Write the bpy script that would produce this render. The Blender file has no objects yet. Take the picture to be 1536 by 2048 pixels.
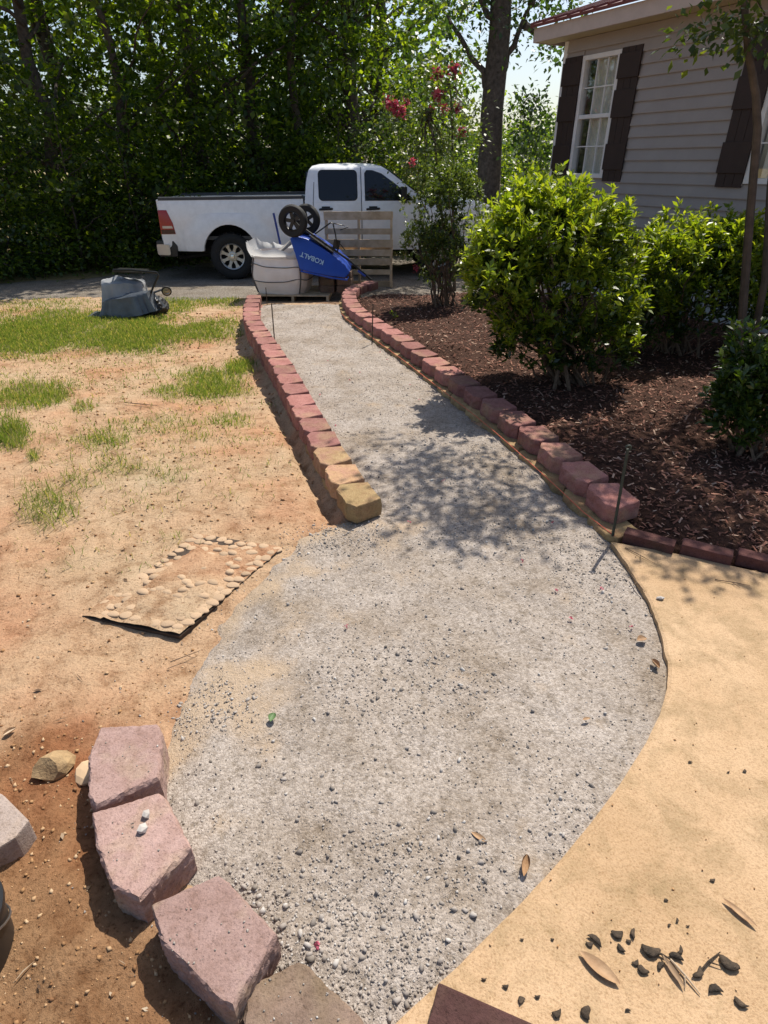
import bpy, bmesh, math, random
import numpy as np
from mathutils import Vector, Matrix, Euler
random.seed(7)
rng = np.random.default_rng(7)
sc = bpy.context.scene
COL = sc.collection

# ------------------------------------------------------------------ camera
CAM_H = 1.7
TILT = math.radians(30.15)
FPX = 1195.0                       # focal length in photo pixels (photo 1536 x 2048)
cd = bpy.data.cameras.new('camera')
cam = bpy.data.objects.new('camera', cd)
COL.objects.link(cam)
cd.sensor_fit = 'VERTICAL'
cd.sensor_height = 24.0
cd.lens = 24.0 * FPX / 2048.0
cd.clip_start = 0.05
cd.clip_end = 2000
cam.location = (0, 0, CAM_H)
cam.rotation_euler = (math.pi / 2 - TILT, 0, 0)
sc.camera = cam
sc.render.resolution_x = 768
sc.render.resolution_y = 1024

# ------------------------------------------------------------------ sky and sun
SUN_EL = math.radians(57)
SUN_AZ = math.atan2(0.50, 0.86)    # from +Y towards +X
S = Vector((math.sin(SUN_AZ) * math.cos(SUN_EL), math.cos(SUN_AZ) * math.cos(SUN_EL), math.sin(SUN_EL)))
w = bpy.data.worlds.new('World')
sc.world = w
w.use_nodes = True
wn = w.node_tree
sky = wn.nodes.new('ShaderNodeTexSky')
sky.sky_type = 'NISHITA'
sky.sun_disc = False
sky.sun_elevation = SUN_EL
sky.sun_rotation = SUN_AZ
sky.air_density = 1.0
sky.dust_density = 2.0
bg = wn.nodes['Background']
bg.inputs['Strength'].default_value = 0.11
wn.links.new(sky.outputs[0], bg.inputs['Color'])
sl = bpy.data.lights.new('sun', 'SUN')
sl.energy = 4.6
sl.angle = math.radians(0.55)
sl.color = (1.0, 0.94, 0.84)
so = bpy.data.objects.new('sun', sl)
so.rotation_euler = (-S).to_track_quat('-Z', 'Y').to_euler()
so.location = (5, 8, 12)
COL.objects.link(so)
sc.view_settings.view_transform = 'Standard'
sc.view_settings.look = 'None'
sc.view_settings.gamma = 1.0
sc.view_settings.exposure = 0.42
try:
    sc.cycles.max_bounces = 8
    sc.cycles.transparent_max_bounces = 12
    sc.cycles.sample_clamp_indirect = 6.0
except Exception:
    pass

# ------------------------------------------------------------------ photo pixels to places
CT, ST = math.cos(TILT), math.sin(TILT)

def ray(px, py):
    a = (px - 768) / FPX
    b = (1024 - py) / FPX
    return np.array([a, CT + b * ST, -ST + b * CT])

def sstep(a, b, x):
    t = np.clip((x - a) / (b - a), 0, 1)
    return t * t * (3 - 2 * t)

def GZ(px, py, z=0.0):
    d = ray(px, py)
    t = (z - CAM_H) / d[2]
    return np.array([d[0] * t, d[1] * t, z])

def PY(px, py, Y):
    """point on the upright plane y = Y"""
    d = ray(px, py)
    t = Y / d[1]
    return Vector((d[0] * t, Y, CAM_H + d[2] * t))

def topix(P):
    P = np.asarray(P, float)
    x, y, z = P[..., 0], P[..., 1], P[..., 2] - CAM_H
    dep = y * CT - z * ST
    up = y * ST + z * CT
    dep = np.where(dep < 0.05, 0.05, dep)
    return 768 + FPX * x / dep, 1024 - FPX * up / dep

# border blocks: centres of the block tops in the photo, far to near
LPX = [(507, 593.5), (505, 600), (504, 608), (501, 617), (500, 624), (500, 632.5), (505, 642), (512, 651.5), (519.5, 660.5), (527, 672), (534, 685), (544, 698.5), (555, 715), (566, 733), (578, 751.5), (588, 772), (600, 795.5), (612, 820), (630.5, 849), (644, 881), (669.5, 916), (691.5, 955.5), (715, 988)]
RPX = [(1225, 988), (1174, 942), (1116, 901), (1069, 861), (1029, 830.5), (989, 802), (954, 778), (920, 756), (892, 736), (864, 717.5), (841, 699), (817, 685), (795, 672), (777, 660), (761, 648), (745, 638), (727, 628), (715, 621), (708, 613.5), (702, 605.5), (698, 598), (696, 590), (698, 582.5), (703, 576), (712, 571), (724, 567), (738, 565)]
TOPZ = 0.125
LB = np.array([GZ(p[0], p[1], TOPZ)[:2] for p in LPX])
RB = np.array([GZ(p[0], p[1], 0.15)[:2] for p in RPX])

def smooth_resample(P, n):
    P = P.copy()
    for _ in range(2):
        Q = P.copy()
        Q[1:-1] = 0.25 * P[:-2] + 0.5 * P[1:-1] + 0.25 * P[2:]
        P = Q
    s = np.concatenate([[0], np.cumsum(np.hypot(*np.diff(P, axis=0).T))])
    t = np.linspace(0, s[-1], n)
    return np.stack([np.interp(t, s, P[:, 0]), np.interp(t, s, P[:, 1])], 1)
nL = 23
LB = smooth_resample(LB, nL)
RBs = np.concatenate([[0], np.cumsum(np.hypot(*np.diff(RB, axis=0).T))])
nR = int(round(RBs[-1] / 0.297)) + 1
RB = smooth_resample(RB, nR)

_ly = LB[::-1, 1]
_lx = LB[::-1, 0]

def xl(y):
    return np.interp(y, _ly, _lx)

# ---- cheap value noise
_lat = rng.random((256, 256))

def vnoise(x, y):
    xi = np.floor(x).astype(int)
    yi = np.floor(y).astype(int)
    fx = x - xi
    fy = y - yi
    fx = fx * fx * (3 - 2 * fx)
    fy = fy * fy * (3 - 2 * fy)
    a = _lat[xi & 255, yi & 255]
    b = _lat[(xi + 1) & 255, yi & 255]
    c = _lat[xi & 255, (yi + 1) & 255]
    d = _lat[(xi + 1) & 255, (yi + 1) & 255]
    return (a * (1 - fx) + b * fx) * (1 - fy) + (c * (1 - fx) + d * fx) * fy - 0.5

def fbm(x, y, f=1.0, o=4):
    r = 0
    amp = 1.0
    for k in range(o):
        r = r + amp * vnoise(x * f + 17.3 * k, y * f + 9.1 * k)
        f *= 2.03
        amp *= 0.5
    return r

def sdist(poly, X, Y):
    """signed distance to a polygon, positive inside"""
    P = np.asarray(poly, float)
    sh = X.shape
    X = X.ravel()
    Y = Y.ravel()
    D = np.full(X.shape, 1e9)
    ins = np.zeros(X.shape, bool)
    n = len(P)
    for i in range(n):
        x0, y0 = P[i]
        x1, y1 = P[(i + 1) % n]
        ex, ey = x1 - x0, y1 - y0
        L2 = ex * ex + ey * ey + 1e-12
        t = np.clip(((X - x0) * ex + (Y - y0) * ey) / L2, 0, 1)
        D = np.minimum(D, np.hypot(X - x0 - t * ex, Y - y0 - t * ey))
        c = ((y0 > Y) != (y1 > Y))
        with np.errstate(divide='ignore', invalid='ignore'):
            xc = x0 + (Y - y0) * ex / (ey if abs(ey) > 1e-12 else 1e-12)
        ins ^= (c & (X < xc))
    return np.where(ins, D, -D).reshape(sh)

# ---- outlines on the ground
right_edge = [tuple(RB[i] + np.array([-0.11, -0.03])) for i in range(nR - 8, -1, -1)]
patio_px = [(1222, 1086), (1245, 1118), (1268, 1155), (1300, 1210), (1322, 1270), (1336, 1340), (1333, 1380), (1320, 1430), (1290, 1490), (1240, 1570), (1180, 1650), (1110, 1735), (1040, 1810), (960, 1890), (900, 1950), (830, 2012), (780, 2060)]
patio_edge = [tuple(GZ(x, y, 0.03)[:2]) for x, y in patio_px]
spill_px = [(720, 1042), (650, 1052), (600, 1080), (560, 1115), (520, 1160), (480, 1215), (440, 1290), (405, 1350), (375, 1400), (335, 1440), (325, 1500), (330, 1600), (380, 1690), (400, 1745), (500, 1800), (570, 1890), (690, 2000), (740, 2050)]
spill = [tuple(GZ(x, y)[:2]) for x, y in spill_px]
left_edge = [tuple(p + np.array([0.06, 0.0])) for p in LB]
spill_p = [(p[0] - (0.07 if i > 10 else 0), p[1] - (0.03 if i > 10 else 0)) for i, p in enumerate(spill)]
PATH_POLY = [(-1.72, 8.72), (-0.50, 8.85)] + right_edge + [(p[0] + 0.11, p[1] - 0.07) for p in patio_edge] + [(0.15, 0.1)] + spill_p[::-1] + left_edge[::-1]
bed_inner = [tuple(RB[i] + np.array([0.02, 0.03])) for i in range(nR - 1, -1, -1)]
BR = [GZ(1228, 1088)[:2], GZ(1360, 1122)[:2], GZ(1475, 1148)[:2], GZ(1600, 1176)[:2]]
BED_POLY = [(2.9, 9.95)] + [(-0.2, 9.95)] + bed_inner + [tuple(BR[0] + np.array([0.05, 0.06])), tuple(BR[1] + np.array([0, 0.06])), tuple(BR[2] + np.array([0, 0.06])), (2.2, 2.33), (6.2, 2.0), (7.0, 2.4), (6.3, 3.2)]
PATIO_POLY = patio_edge + [(0.25, -1.2), (6.0, -1.2), (6.0, 1.95), tuple(BR[3]), tuple(BR[2]), tuple(BR[1])]
DRIVE_POLY = [(-16, 10.0), (-6.5, 10.15), (-4.3, 10.35), (-2.5, 10.25), (-1.9, 9.85), (0.0, 10.15), (2.6, 10.3), (5.0, 12.0), (9.0, 13.5), (9.0, 16.2), (-2.8, 15.4), (-4.3, 14.1), (-5.8, 12.2), (-8.5, 11.5), (-16, 11.0)]

def H(x, y):
    """the lie of the land"""
    x = np.asarray(x, float)
    y = np.asarray(y, float)
    wd = 0.035 + 0.35 * sstep(8.6, 9.4, y)
    left = 1 / (1 + np.exp(np.clip((x - (xl(y) - 0.05)) / wd, -30, 30)))
    dr = 0.17 * sstep(3.0, 7.0, y) + 0.03 * sstep(8, 10, y)
    return -0.2 * sstep(8.4, 10.4, y) * (1 - left) - left * dr + 0.5 * sstep(17, 30, y) * 0.6

def G(px, py):
    z = 0.0
    for _ in range(12):
        p = GZ(px, py, z)
        z = float(H(p[0], p[1]))
    return Vector(GZ(px, py, z))

# ------------------------------------------------------------------ materials
def nn(nt, t, **kw):
    n = nt.nodes.new(t)
    for k, v in kw.items():
        setattr(n, k, v)
    return n

def ramp(nt, fac, stops):
    r = nn(nt, 'ShaderNodeValToRGB')
    e = r.color_ramp.elements
    while len(e) < len(stops):
        e.new(0.5)
    for i, (p, c) in enumerate(stops):
        e[i].position = p
        e[i].color = (c[0], c[1], c[2], 1)
    nt.links.new(fac, r.inputs[0])
    return r.outputs[0]

def mixc(nt, fac, a, b, mode='MIX'):
    m = nn(nt, 'ShaderNodeMix', data_type='RGBA', blend_type=mode)
    for sck, val in ((0, fac), (6, a), (7, b)):
        if hasattr(val, 'is_output') or isinstance(val, bpy.types.NodeSocket):
            nt.links.new(val, m.inputs[sck])
        elif isinstance(val, (int, float)):
            m.inputs[sck].default_value = val
        else:
            m.inputs[sck].default_value = (val[0], val[1], val[2], 1)
    return m.outputs[2]

def base(name):
    m = bpy.data.materials.new(name)
    m.use_nodes = True
    nt = m.node_tree
    return m, nt, nt.nodes['Principled BSDF']

def coords(nt, rnd=True):
    tc = nn(nt, 'ShaderNodeTexCoord')
    if not rnd:
        return tc.outputs['Object']
    oi = nn(nt, 'ShaderNodeObjectInfo')
    mu = nn(nt, 'ShaderNodeMath', operation='MULTIPLY')
    nt.links.new(oi.outputs['Random'], mu.inputs[0])
    mu.inputs[1].default_value = 57.0
    ad = nn(nt, 'ShaderNodeVectorMath', operation='ADD')
    nt.links.new(tc.outputs['Object'], ad.inputs[0])
    nt.links.new(mu.outputs[0], ad.inputs[1])
    return ad.outputs[0]

def noise(nt, vec, scale, detail=5, rough=0.6, dist=0.0):
    n = nn(nt, 'ShaderNodeTexNoise')
    n.inputs['Scale'].default_value = scale
    n.inputs['Detail'].default_value = detail
    n.inputs['Roughness'].default_value = rough
    n.inputs['Distortion'].default_value = dist
    nt.links.new(vec, n.inputs['Vector'])
    return n.outputs[0]

def bump(nt, b, h, strength, dist=0.01, prev=None):
    bn = nn(nt, 'ShaderNodeBump')
    bn.inputs['Strength'].default_value = strength
    bn.inputs['Distance'].default_value = dist
    nt.links.new(h, bn.inputs['Height'])
    if prev is not None:
        nt.links.new(prev, bn.inputs['Normal'])
    nt.links.new(bn.outputs[0], b.inputs['Normal'])
    return bn.outputs[0]

def pmat(name, stops, scale=6, rough=0.8, bstr=0.0, bscale=60, bdist=0.004, metallic=0.0, detail=6, spec=0.4, rnd=True, objvar=0.0, coat=0.0):
    """noise-coloured surface with fine relief"""
    m, nt, b = base(name)
    v = coords(nt, rnd)
    n = noise(nt, v, scale, detail, 0.62)
    if isinstance(stops[0], (int, float)):
        c = stops
        stops = [(0.3, [x * 0.85 for x in c]), (0.7, [min(1, x * 1.12) for x in c])]
    col = ramp(nt, n, stops)
    if objvar:
        oi = nn(nt, 'ShaderNodeObjectInfo')
        hs = nn(nt, 'ShaderNodeHueSaturation')
        mr = nn(nt, 'ShaderNodeMapRange')
        mr.inputs[3].default_value = 1 - objvar
        mr.inputs[4].default_value = 1 + objvar
        nt.links.new(oi.outputs['Random'], mr.inputs[0])
        nt.links.new(mr.outputs[0], hs.inputs['Value'])
        nt.links.new(col, hs.inputs['Color'])
        col = hs.outputs[0]
    nt.links.new(col, b.inputs['Base Color'])
    b.inputs['Roughness'].default_value = rough
    b.inputs['Metallic'].default_value = metallic
    b.inputs['Specular IOR Level'].default_value = spec
    if coat:
        b.inputs['Coat Weight'].default_value = coat
        b.inputs['Coat Roughness'].default_value = 0.08
    if bstr:
        bump(nt, b, noise(nt, v, bscale, 4, 0.65), bstr, bdist)
    return m

def leafmat(name, stops, trans=0.35, rough=0.45, tcol=None, spec=0.5):
    m, nt, b = base(name)
    g = nn(nt, 'ShaderNodeNewGeometry')
    col = ramp(nt, g.outputs['Random Per Island'], stops)
    oi = nn(nt, 'ShaderNodeObjectInfo')
    hs = nn(nt, 'ShaderNodeHueSaturation')
    mr = nn(nt, 'ShaderNodeMapRange')
    mr.inputs[3].default_value = 0.8
    mr.inputs[4].default_value = 1.2
    nt.links.new(oi.outputs['Random'], mr.inputs[0])
    nt.links.new(mr.outputs[0], hs.inputs['Value'])
    nt.links.new(col, hs.inputs['Color'])
    nt.links.new(hs.outputs[0], b.inputs['Base Color'])
    b.inputs['Roughness'].default_value = rough
    b.inputs['Specular IOR Level'].default_value = spec
    tr = nn(nt, 'ShaderNodeBsdfTranslucent')
    tc = mixc(nt, 1.0, hs.outputs[0], tcol or (1.9, 1.7, 0.5), 'MULTIPLY')
    nt.links.new(tc, tr.inputs['Color'])
    mx = nn(nt, 'ShaderNodeMixShader')
    mx.inputs[0].default_value = trans
    nt.links.new(b.outputs[0], mx.inputs[1])
    nt.links.new(tr.outputs[0], mx.inputs[2])
    nt.links.new(mx.outputs[0], nt.nodes['Material Output'].inputs['Surface'])
    return m

def flat(name, c, rough=0.5, metallic=0.0, spec=0.5, coat=0.0):
    return pmat(name, [(0.25, [x * 0.9 for x in c]), (0.75, [min(1, x * 1.06) for x in c])], 9, rough, 0.05, 90, 0.001, metallic, 4, spec, True, 0.0, coat)

MT = {}
# clay yard: orange clay, paler dust, moist dug soil where the 'soil' attribute says so, thatch under the grass
m, nt, b = base('clay')
v = coords(nt, False)
n1 = noise(nt, v, 1.1, 6, 0.6)
n2 = noise(nt, v, 9, 8, 0.7)
n3 = noise(nt, v, 85, 5, 0.7)
c1 = ramp(nt, n1, [(0.33, (0.47, 0.24, 0.135)), (0.48, (0.49, 0.32, 0.195)), (0.7, (0.49, 0.37, 0.245))])
c2 = ramp(nt, n2, [(0.3, (0.50, 0.41, 0.34)), (0.5, (0.92, 0.92, 0.92)), (0.75, (1.12, 1.12, 1.14))])
c = mixc(nt, 1.0, c1, c2, 'MULTIPLY')
c3 = ramp(nt, n3, [(0.3, (0.40, 0.31, 0.25)), (0.45, (0.92, 0.91, 0.89)), (0.7, (1.08, 1.08, 1.08))])
c = mixc(nt, 1.0, c, c3, 'MULTIPLY')
at = nn(nt, 'ShaderNodeAttribute', attribute_name='soil')
c = mixc(nt, at.outputs['Fac'], c, mixc(nt, 1.0, c, (0.58, 0.47, 0.38), 'MULTIPLY'))
at = nn(nt, 'ShaderNodeAttribute', attribute_name='thatch')
th = ramp(nt, n2, [(0.3, (0.16, 0.15, 0.06)), (0.7, (0.34, 0.29, 0.14))])
c = mixc(nt, at.outputs['Fac'], c, th)
nt.links.new(c, b.inputs['Base Color'])
b.inputs['Roughness'].default_value = 0.95
b.inputs['Specular IOR Level'].default_value = 0.15
bp = bump(nt, b, n2, 0.5, 0.05)
bp = bump(nt, b, n3, 0.6, 0.014, bp)
bump(nt, b, noise(nt, v, 260, 3, 0.7), 0.4, 0.004, bp)
MT['clay'] = m
# limestone gravel screenings
def gravel(name, lo, mid, hi, tint):
    m, nt, b = base(name)
    v = coords(nt, False)
    vo = nn(nt, 'ShaderNodeTexVoronoi')
    vo.inputs['Scale'].default_value = 150
    nt.links.new(v, vo.inputs['Vector'])
    vo2 = nn(nt, 'ShaderNodeTexVoronoi')
    vo2.inputs['Scale'].default_value = 380
    nt.links.new(v, vo2.inputs['Vector'])
    sp = nn(nt, 'ShaderNodeSeparateColor')
    nt.links.new(vo.outputs['Color'], sp.inputs[0])
    c1 = ramp(nt, sp.outputs[0], [(0.1, lo), (0.5, mid), (0.9, hi)])
    n1 = noise(nt, v, 2.2, 7, 0.65)
    c2 = ramp(nt, n1, [(0.32, (0.72, 0.66, 0.58)), (0.5, (0.96, 0.94, 0.92)), (0.68, (1.12, 1.12, 1.13))])
    c = mixc(nt, 1.0, c1, c2, 'MULTIPLY')
    n2 = noise(nt, v, 30, 5, 0.7)
    c = mixc(nt, 1.0, c, ramp(nt, n2, [(0.3, (0.6, 0.57, 0.52)), (0.5, (1, 1, 1))]), 'MULTIPLY')
    n4 = noise(nt, v, 3.4, 4, 0.6)
    c = mixc(nt, ramp(nt, n4, [(0.6, (0, 0, 0)), (0.75, (0.55, 0.55, 0.55))]), c, tint)
    at = nn(nt, 'ShaderNodeAttribute', attribute_name='thin')
    c = mixc(nt, at.outputs['Fac'], c, (0.43, 0.315, 0.205))
    nt.links.new(c, b.inputs['Base Color'])
    b.inputs['Roughness'].default_value = 0.95
    b.inputs['Specular IOR Level'].default_value = 0.2
    bp = bump(nt, b, vo.outputs['Distance'], 0.55, -0.004)
    bp = bump(nt, b, vo2.outputs['Distance'], 0.5, -0.003, bp)
    bump(nt, b, n2, 0.5, 0.02, bp)
    return m
MT['gravel'] = gravel('pale gravel', (0.275, 0.235, 0.20), (0.35, 0.305, 0.265), (0.43, 0.38, 0.335), (0.38, 0.275, 0.175))
MT['drive'] = gravel('driveway gravel', (0.10, 0.085, 0.07), (0.20, 0.175, 0.145), (0.34, 0.305, 0.26), (0.20, 0.15, 0.10))
MT['stone'] = leafmat('pebble', [(0.0, (0.22, 0.19, 0.16)), (0.3, (0.32, 0.28, 0.245)), (0.75, (0.40, 0.355, 0.315)), (1.0, (0.54, 0.51, 0.475))], 0.0, 0.9, None, 0.2)
MT['clod'] = leafmat('clay crumbs', [(0.0, (0.20, 0.10, 0.05)), (0.5, (0.40, 0.23, 0.11)), (1.0, (0.55, 0.40, 0.25))], 0.0, 0.95, None, 0.1)
MT['mulch'] = pmat('mulch soil', [(0.3, (0.025, 0.013, 0.009)), (0.6, (0.085, 0.042, 0.028)), (0.8, (0.16, 0.085, 0.055))], 28, 0.95, 0.9, 60, 0.03, rnd=False, spec=0.15)
MT['chip'] = leafmat('wood chip', [(0.0, (0.035, 0.017, 0.011)), (0.45, (0.17, 0.072, 0.048)), (0.8, (0.28, 0.14, 0.098)), (1.0, (0.42, 0.30, 0.22))], 0.0, 0.9, None, 0.2)
# tan concrete patio
m, nt, b = base('tan concrete')
v = coords(nt, False)
n1 = noise(nt, v, 1.6, 6, 0.6, 0.4)
n2 = noise(nt, v, 6.5, 7, 0.7, 0.6)
n3 = noise(nt, v, 160, 4, 0.7)
c = ramp(nt, n1, [(0.3, (0.42, 0.275, 0.15)), (0.5, (0.50, 0.34, 0.20)), (0.7, (0.54, 0.38, 0.235))])
c = mixc(nt, ramp(nt, n2, [(0.46, (0, 0, 0)), (0.68, (0.7, 0.7, 0.7))]), c, (0.25, 0.175, 0.085))
n5 = noise(nt, v, 45, 6, 0.75, 0.8)
c = mixc(nt, ramp(nt, n5, [(0.55, (0, 0, 0)), (0.72, (0.6, 0.6, 0.6))]), c, (0.30, 0.19, 0.085))
c = mixc(nt, 1.0, c, ramp(nt, n3, [(0.34, (0.74, 0.69, 0.63)), (0.5, (1, 1, 1)), (0.7, (1.06, 1.06, 1.06))]), 'MULTIPLY')
n7 = noise(nt, v, 420, 3, 0.8)
c = mixc(nt, 1.0, c, ramp(nt, n7, [(0.33, (0.78, 0.74, 0.7)), (0.47, (1, 1, 1))]), 'MULTIPLY')
nt.links.new(c, b.inputs['Base Color'])
b.inputs['Roughness'].default_value = 0.8
b.inputs['Specular IOR Level'].default_value = 0.3
bp = bump(nt, b, n3, 0.6, 0.005)
bump(nt, b, noise(nt, v, 24, 5, 0.6), 0.25, 0.01, bp)
MT['patio'] = m

def blockmat(name, cA, cB, cC):
    m, nt, b = base(name)
    v = coords(nt, True)
    n1 = noise(nt, v, 9, 6, 0.6)
    n2 = noise(nt, v, 140, 5, 0.75)
    n3 = noise(nt, v, 5, 3, 0.6)
    c = ramp(nt, n1, [(0.3, cA), (0.62, cB)])
    c = mixc(nt, ramp(nt, n3, [(0.5, (0, 0, 0)), (0.7, (0.75, 0.75, 0.75))]), c, cC)
    c = mixc(nt, 1.0, c, ramp(nt, n2, [(0.3, (0.5, 0.47, 0.43)), (0.46, (0.95, 0.95, 0.95)), (0.72, (1.14, 1.13, 1.12))]), 'MULTIPLY')
    n6 = noise(nt, v, 26, 6, 0.7)
    c = mixc(nt, 1.0, c, ramp(nt, n6, [(0.3, (0.74, 0.70, 0.66)), (0.55, (1, 1, 1))]), 'MULTIPLY')
    oi = nn(nt, 'ShaderNodeObjectInfo')
    hs = nn(nt, 'ShaderNodeHueSaturation')
    mr = nn(nt, 'ShaderNodeMapRange')
    mr.inputs[3].default_value = 0.78
    mr.inputs[4].default_value = 1.2
    nt.links.new(oi.outputs['Random'], mr.inputs[0])
    nt.links.new(mr.outputs[0], hs.inputs['Value'])
    nt.links.new(c, hs.inputs['Color'])
    nt.links.new(hs.outputs[0], b.inputs['Base Color'])
    b.inputs['Roughness'].default_value = 0.9
    b.inputs['Specular IOR Level'].default_value = 0.25
    vp = nn(nt, 'ShaderNodeTexVoronoi')
    vp.inputs['Scale'].default_value = 75
    nt.links.new(v, vp.inputs['Vector'])
    pit = ramp(nt, vp.outputs['Distance'], [(0.10, (0, 0, 0)), (0.24, (1, 1, 1))])
    bp = bump(nt, b, n2, 0.7, 0.005)
    bp = bump(nt, b, pit, 0.35, 0.004, bp)
    bump(nt, b, noise(nt, v, 22, 5, 0.6), 0.35, 0.012, bp)
    return m
MT['redblock'] = blockmat('red concrete block', (0.27, 0.115, 0.098), (0.35, 0.165, 0.145), (0.37, 0.24, 0.15))
MT['nearblock'] = blockmat('dusty red concrete block', (0.32, 0.205, 0.175), (0.39, 0.265, 0.235), (0.41, 0.315, 0.215))
MT['tanblock'] = blockmat('tan concrete block', (0.36, 0.25, 0.12), (0.44, 0.31, 0.155), (0.33, 0.17, 0.10))
MT['halfblock'] = blockmat('red and tan concrete block', (0.42, 0.28, 0.14), (0.37, 0.21, 0.14), (0.46, 0.34, 0.17))
MT['greyblock'] = blockmat('brown grey concrete block', (0.16, 0.11, 0.085), (0.24, 0.17, 0.13), (0.20, 0.15, 0.09))
MT['paver'] = blockmat('grey stepping stone', (0.30, 0.235, 0.20), (0.38, 0.31, 0.27), (0.30, 0.21, 0.13))
MT['brick'] = blockmat('dark red brick', (0.115, 0.048, 0.042), (0.165, 0.072, 0.062), (0.14, 0.085, 0.06))
MT['shadedbrick'] = blockmat('dark red brick with painted shade', (0.055, 0.026, 0.024), (0.085, 0.04, 0.036), (0.09, 0.055, 0.04))  # same brick darkened: shade on the bottom brick painted into its colour
MT['rock'] = pmat('sandstone', [(0.3, (0.22, 0.14, 0.07)), (0.7, (0.45, 0.31, 0.16))], 16, 0.9, 0.6, 60, 0.01)
MT['dark'] = flat('black plastic', (0.012, 0.012, 0.013), 0.45)
MT['rubber'] = pmat('tyre rubber', (0.016, 0.016, 0.016), 12, 0.75, 0.3, 120, 0.003)
MT['white_paint'] = flat('white car paint', (0.80, 0.82, 0.84), 0.32, 0, 0.5, 0.6)
MT['alloy'] = flat('alloy wheel', (0.46, 0.45, 0.43), 0.38, 0.75)
MT['chrome'] = flat('chrome', (0.6, 0.6, 0.6), 0.18, 1.0)
MT['tint'] = flat('tinted glass', (0.008, 0.009, 0.011), 0.06, 0, 0.6)
MT['redlens'] = flat('red lens', (0.34, 0.016, 0.012), 0.2, 0, 0.6)
MT['smokelens'] = flat('smoke lens', (0.05, 0.012, 0.012), 0.25)
MT['rail'] = flat('bed rail plastic', (0.035, 0.04, 0.05), 0.5)
MT['seam'] = flat('panel gap', (0.02, 0.02, 0.022), 0.9)
MT['under'] = flat('underbody', (0.012, 0.011, 0.010), 0.95)
MT['silver'] = flat('silver car paint', (0.40, 0.38, 0.34), 0.3, 0.3, 0.5, 0.5)
MT['blue'] = flat('blue poly tub', (0.012, 0.065, 0.40), 0.38)
MT['blue_handle'] = flat('blue handle', (0.012, 0.035, 0.20), 0.5)
MT['letter'] = flat('pale lettering', (0.42, 0.62, 0.80), 0.6)
MT['black_steel'] = flat('black steel', (0.012, 0.012, 0.012), 0.4, 0.2)
MT['steel'] = flat('grey steel', (0.30, 0.30, 0.30), 0.35, 0.9)
MT['rust'] = pmat('rusty rebar', [(0.3, (0.035, 0.028, 0.022)), (0.7, (0.09, 0.065, 0.045))], 40, 0.8, 0.3, 200)
MT['green_stake'] = pmat('dark green stake', [(0.3, (0.018, 0.026, 0.020)), (0.7, (0.045, 0.055, 0.042))], 40, 0.6, 0.3, 200)
MT['string'] = flat('orange string', (0.62, 0.13, 0.07), 0.7)
MT['bag'] = pmat('woven bag', [(0.3, (0.76, 0.69, 0.63)), (0.7, (0.86, 0.80, 0.75))], 5, 0.8, 0.3, 60, 0.006)
MT['liner'] = leafmat('white plastic liner', [(0.0, (0.80, 0.82, 0.85)), (1.0, (0.88, 0.90, 0.92))], 0.45, 0.28, (1.0, 1.0, 1.0))
MT['cord'] = flat('bag cord', (0.10, 0.09, 0.085), 0.8)
MT['wood'] = pmat('pallet wood', [(0.25, (0.36, 0.25, 0.14)), (0.55, (0.54, 0.40, 0.25)), (0.8, (0.63, 0.50, 0.34))], 7, 0.9, 0.5, 50, 0.006, objvar=0.2)
MT['board'] = pmat('weathered board', [(0.3, (0.24, 0.22, 0.20)), (0.7, (0.38, 0.36, 0.33))], 9, 0.9, 0.4, 60)
MT['tarp'] = pmat('grey tarp', [(0.3, (0.22, 0.23, 0.245)), (0.7, (0.32, 0.33, 0.345))], 5, 0.36, 0.35, 9, 0.03)
MT['tarp2'] = pmat('dark tarp', [(0.3, (0.06, 0.07, 0.085)), (0.7, (0.12, 0.135, 0.15))], 5, 0.27, 0.35, 9, 0.03)
MT['siding'] = pmat('vinyl siding', [(0.3, (0.30, 0.272, 0.255)), (0.7, (0.345, 0.315, 0.295))], 3, 0.55, 0.12, 14, 0.003, objvar=0.03)
MT['trim'] = flat('white trim', (0.72, 0.72, 0.71), 0.5)
MT['fascia'] = flat('tan fascia', (0.52, 0.44, 0.39), 0.6)
MT['soffit'] = flat('cream soffit', (0.56, 0.48, 0.30), 0.6)
MT['shutter'] = pmat('brown shutter', (0.035, 0.020, 0.016), 10, 0.6, 0.3, 60, 0.002)
MT['roofing'] = pmat('red metal roof', (0.16, 0.042, 0.034), 6, 0.5, 0.1, 30)
MT['skirting'] = flat('grey skirting', (0.46, 0.45, 0.43), 0.7)
MT['curtain'] = pmat('pale curtain', (0.66, 0.66, 0.60), 4, 0.9, 0.2, 30)
MT['room'] = flat('dark room', (0.10, 0.09, 0.07), 0.9)
m, nt, b = base('window glass')
tp = nn(nt, 'ShaderNodeBsdfTransparent')
gl = nn(nt, 'ShaderNodeBsdfGlossy')
gl.inputs['Roughness'].default_value = 0.02
mx = nn(nt, 'ShaderNodeMixShader')
mx.inputs[0].default_value = 0.14
nt.links.new(tp.outputs[0], mx.inputs[1])
nt.links.new(gl.outputs[0], mx.inputs[2])
nt.links.new(mx.outputs[0], nt.nodes['Material Output'].inputs['Surface'])
MT['glass'] = m
MT['bark'] = pmat('bark', [(0.3, (0.045, 0.036, 0.028)), (0.7, (0.13, 0.105, 0.085))], 14, 0.95, 0.9, 22, 0.03)
MT['smooth_bark'] = pmat('smooth bark', [(0.3, (0.05, 0.038, 0.028)), (0.7, (0.12, 0.09, 0.065))], 10, 0.8, 0.3, 30, 0.005)
MT['twig'] = pmat('twig', [(0.3, (0.07, 0.045, 0.03)), (0.7, (0.19, 0.13, 0.085))], 30, 0.9, 0.3, 80)
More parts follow.
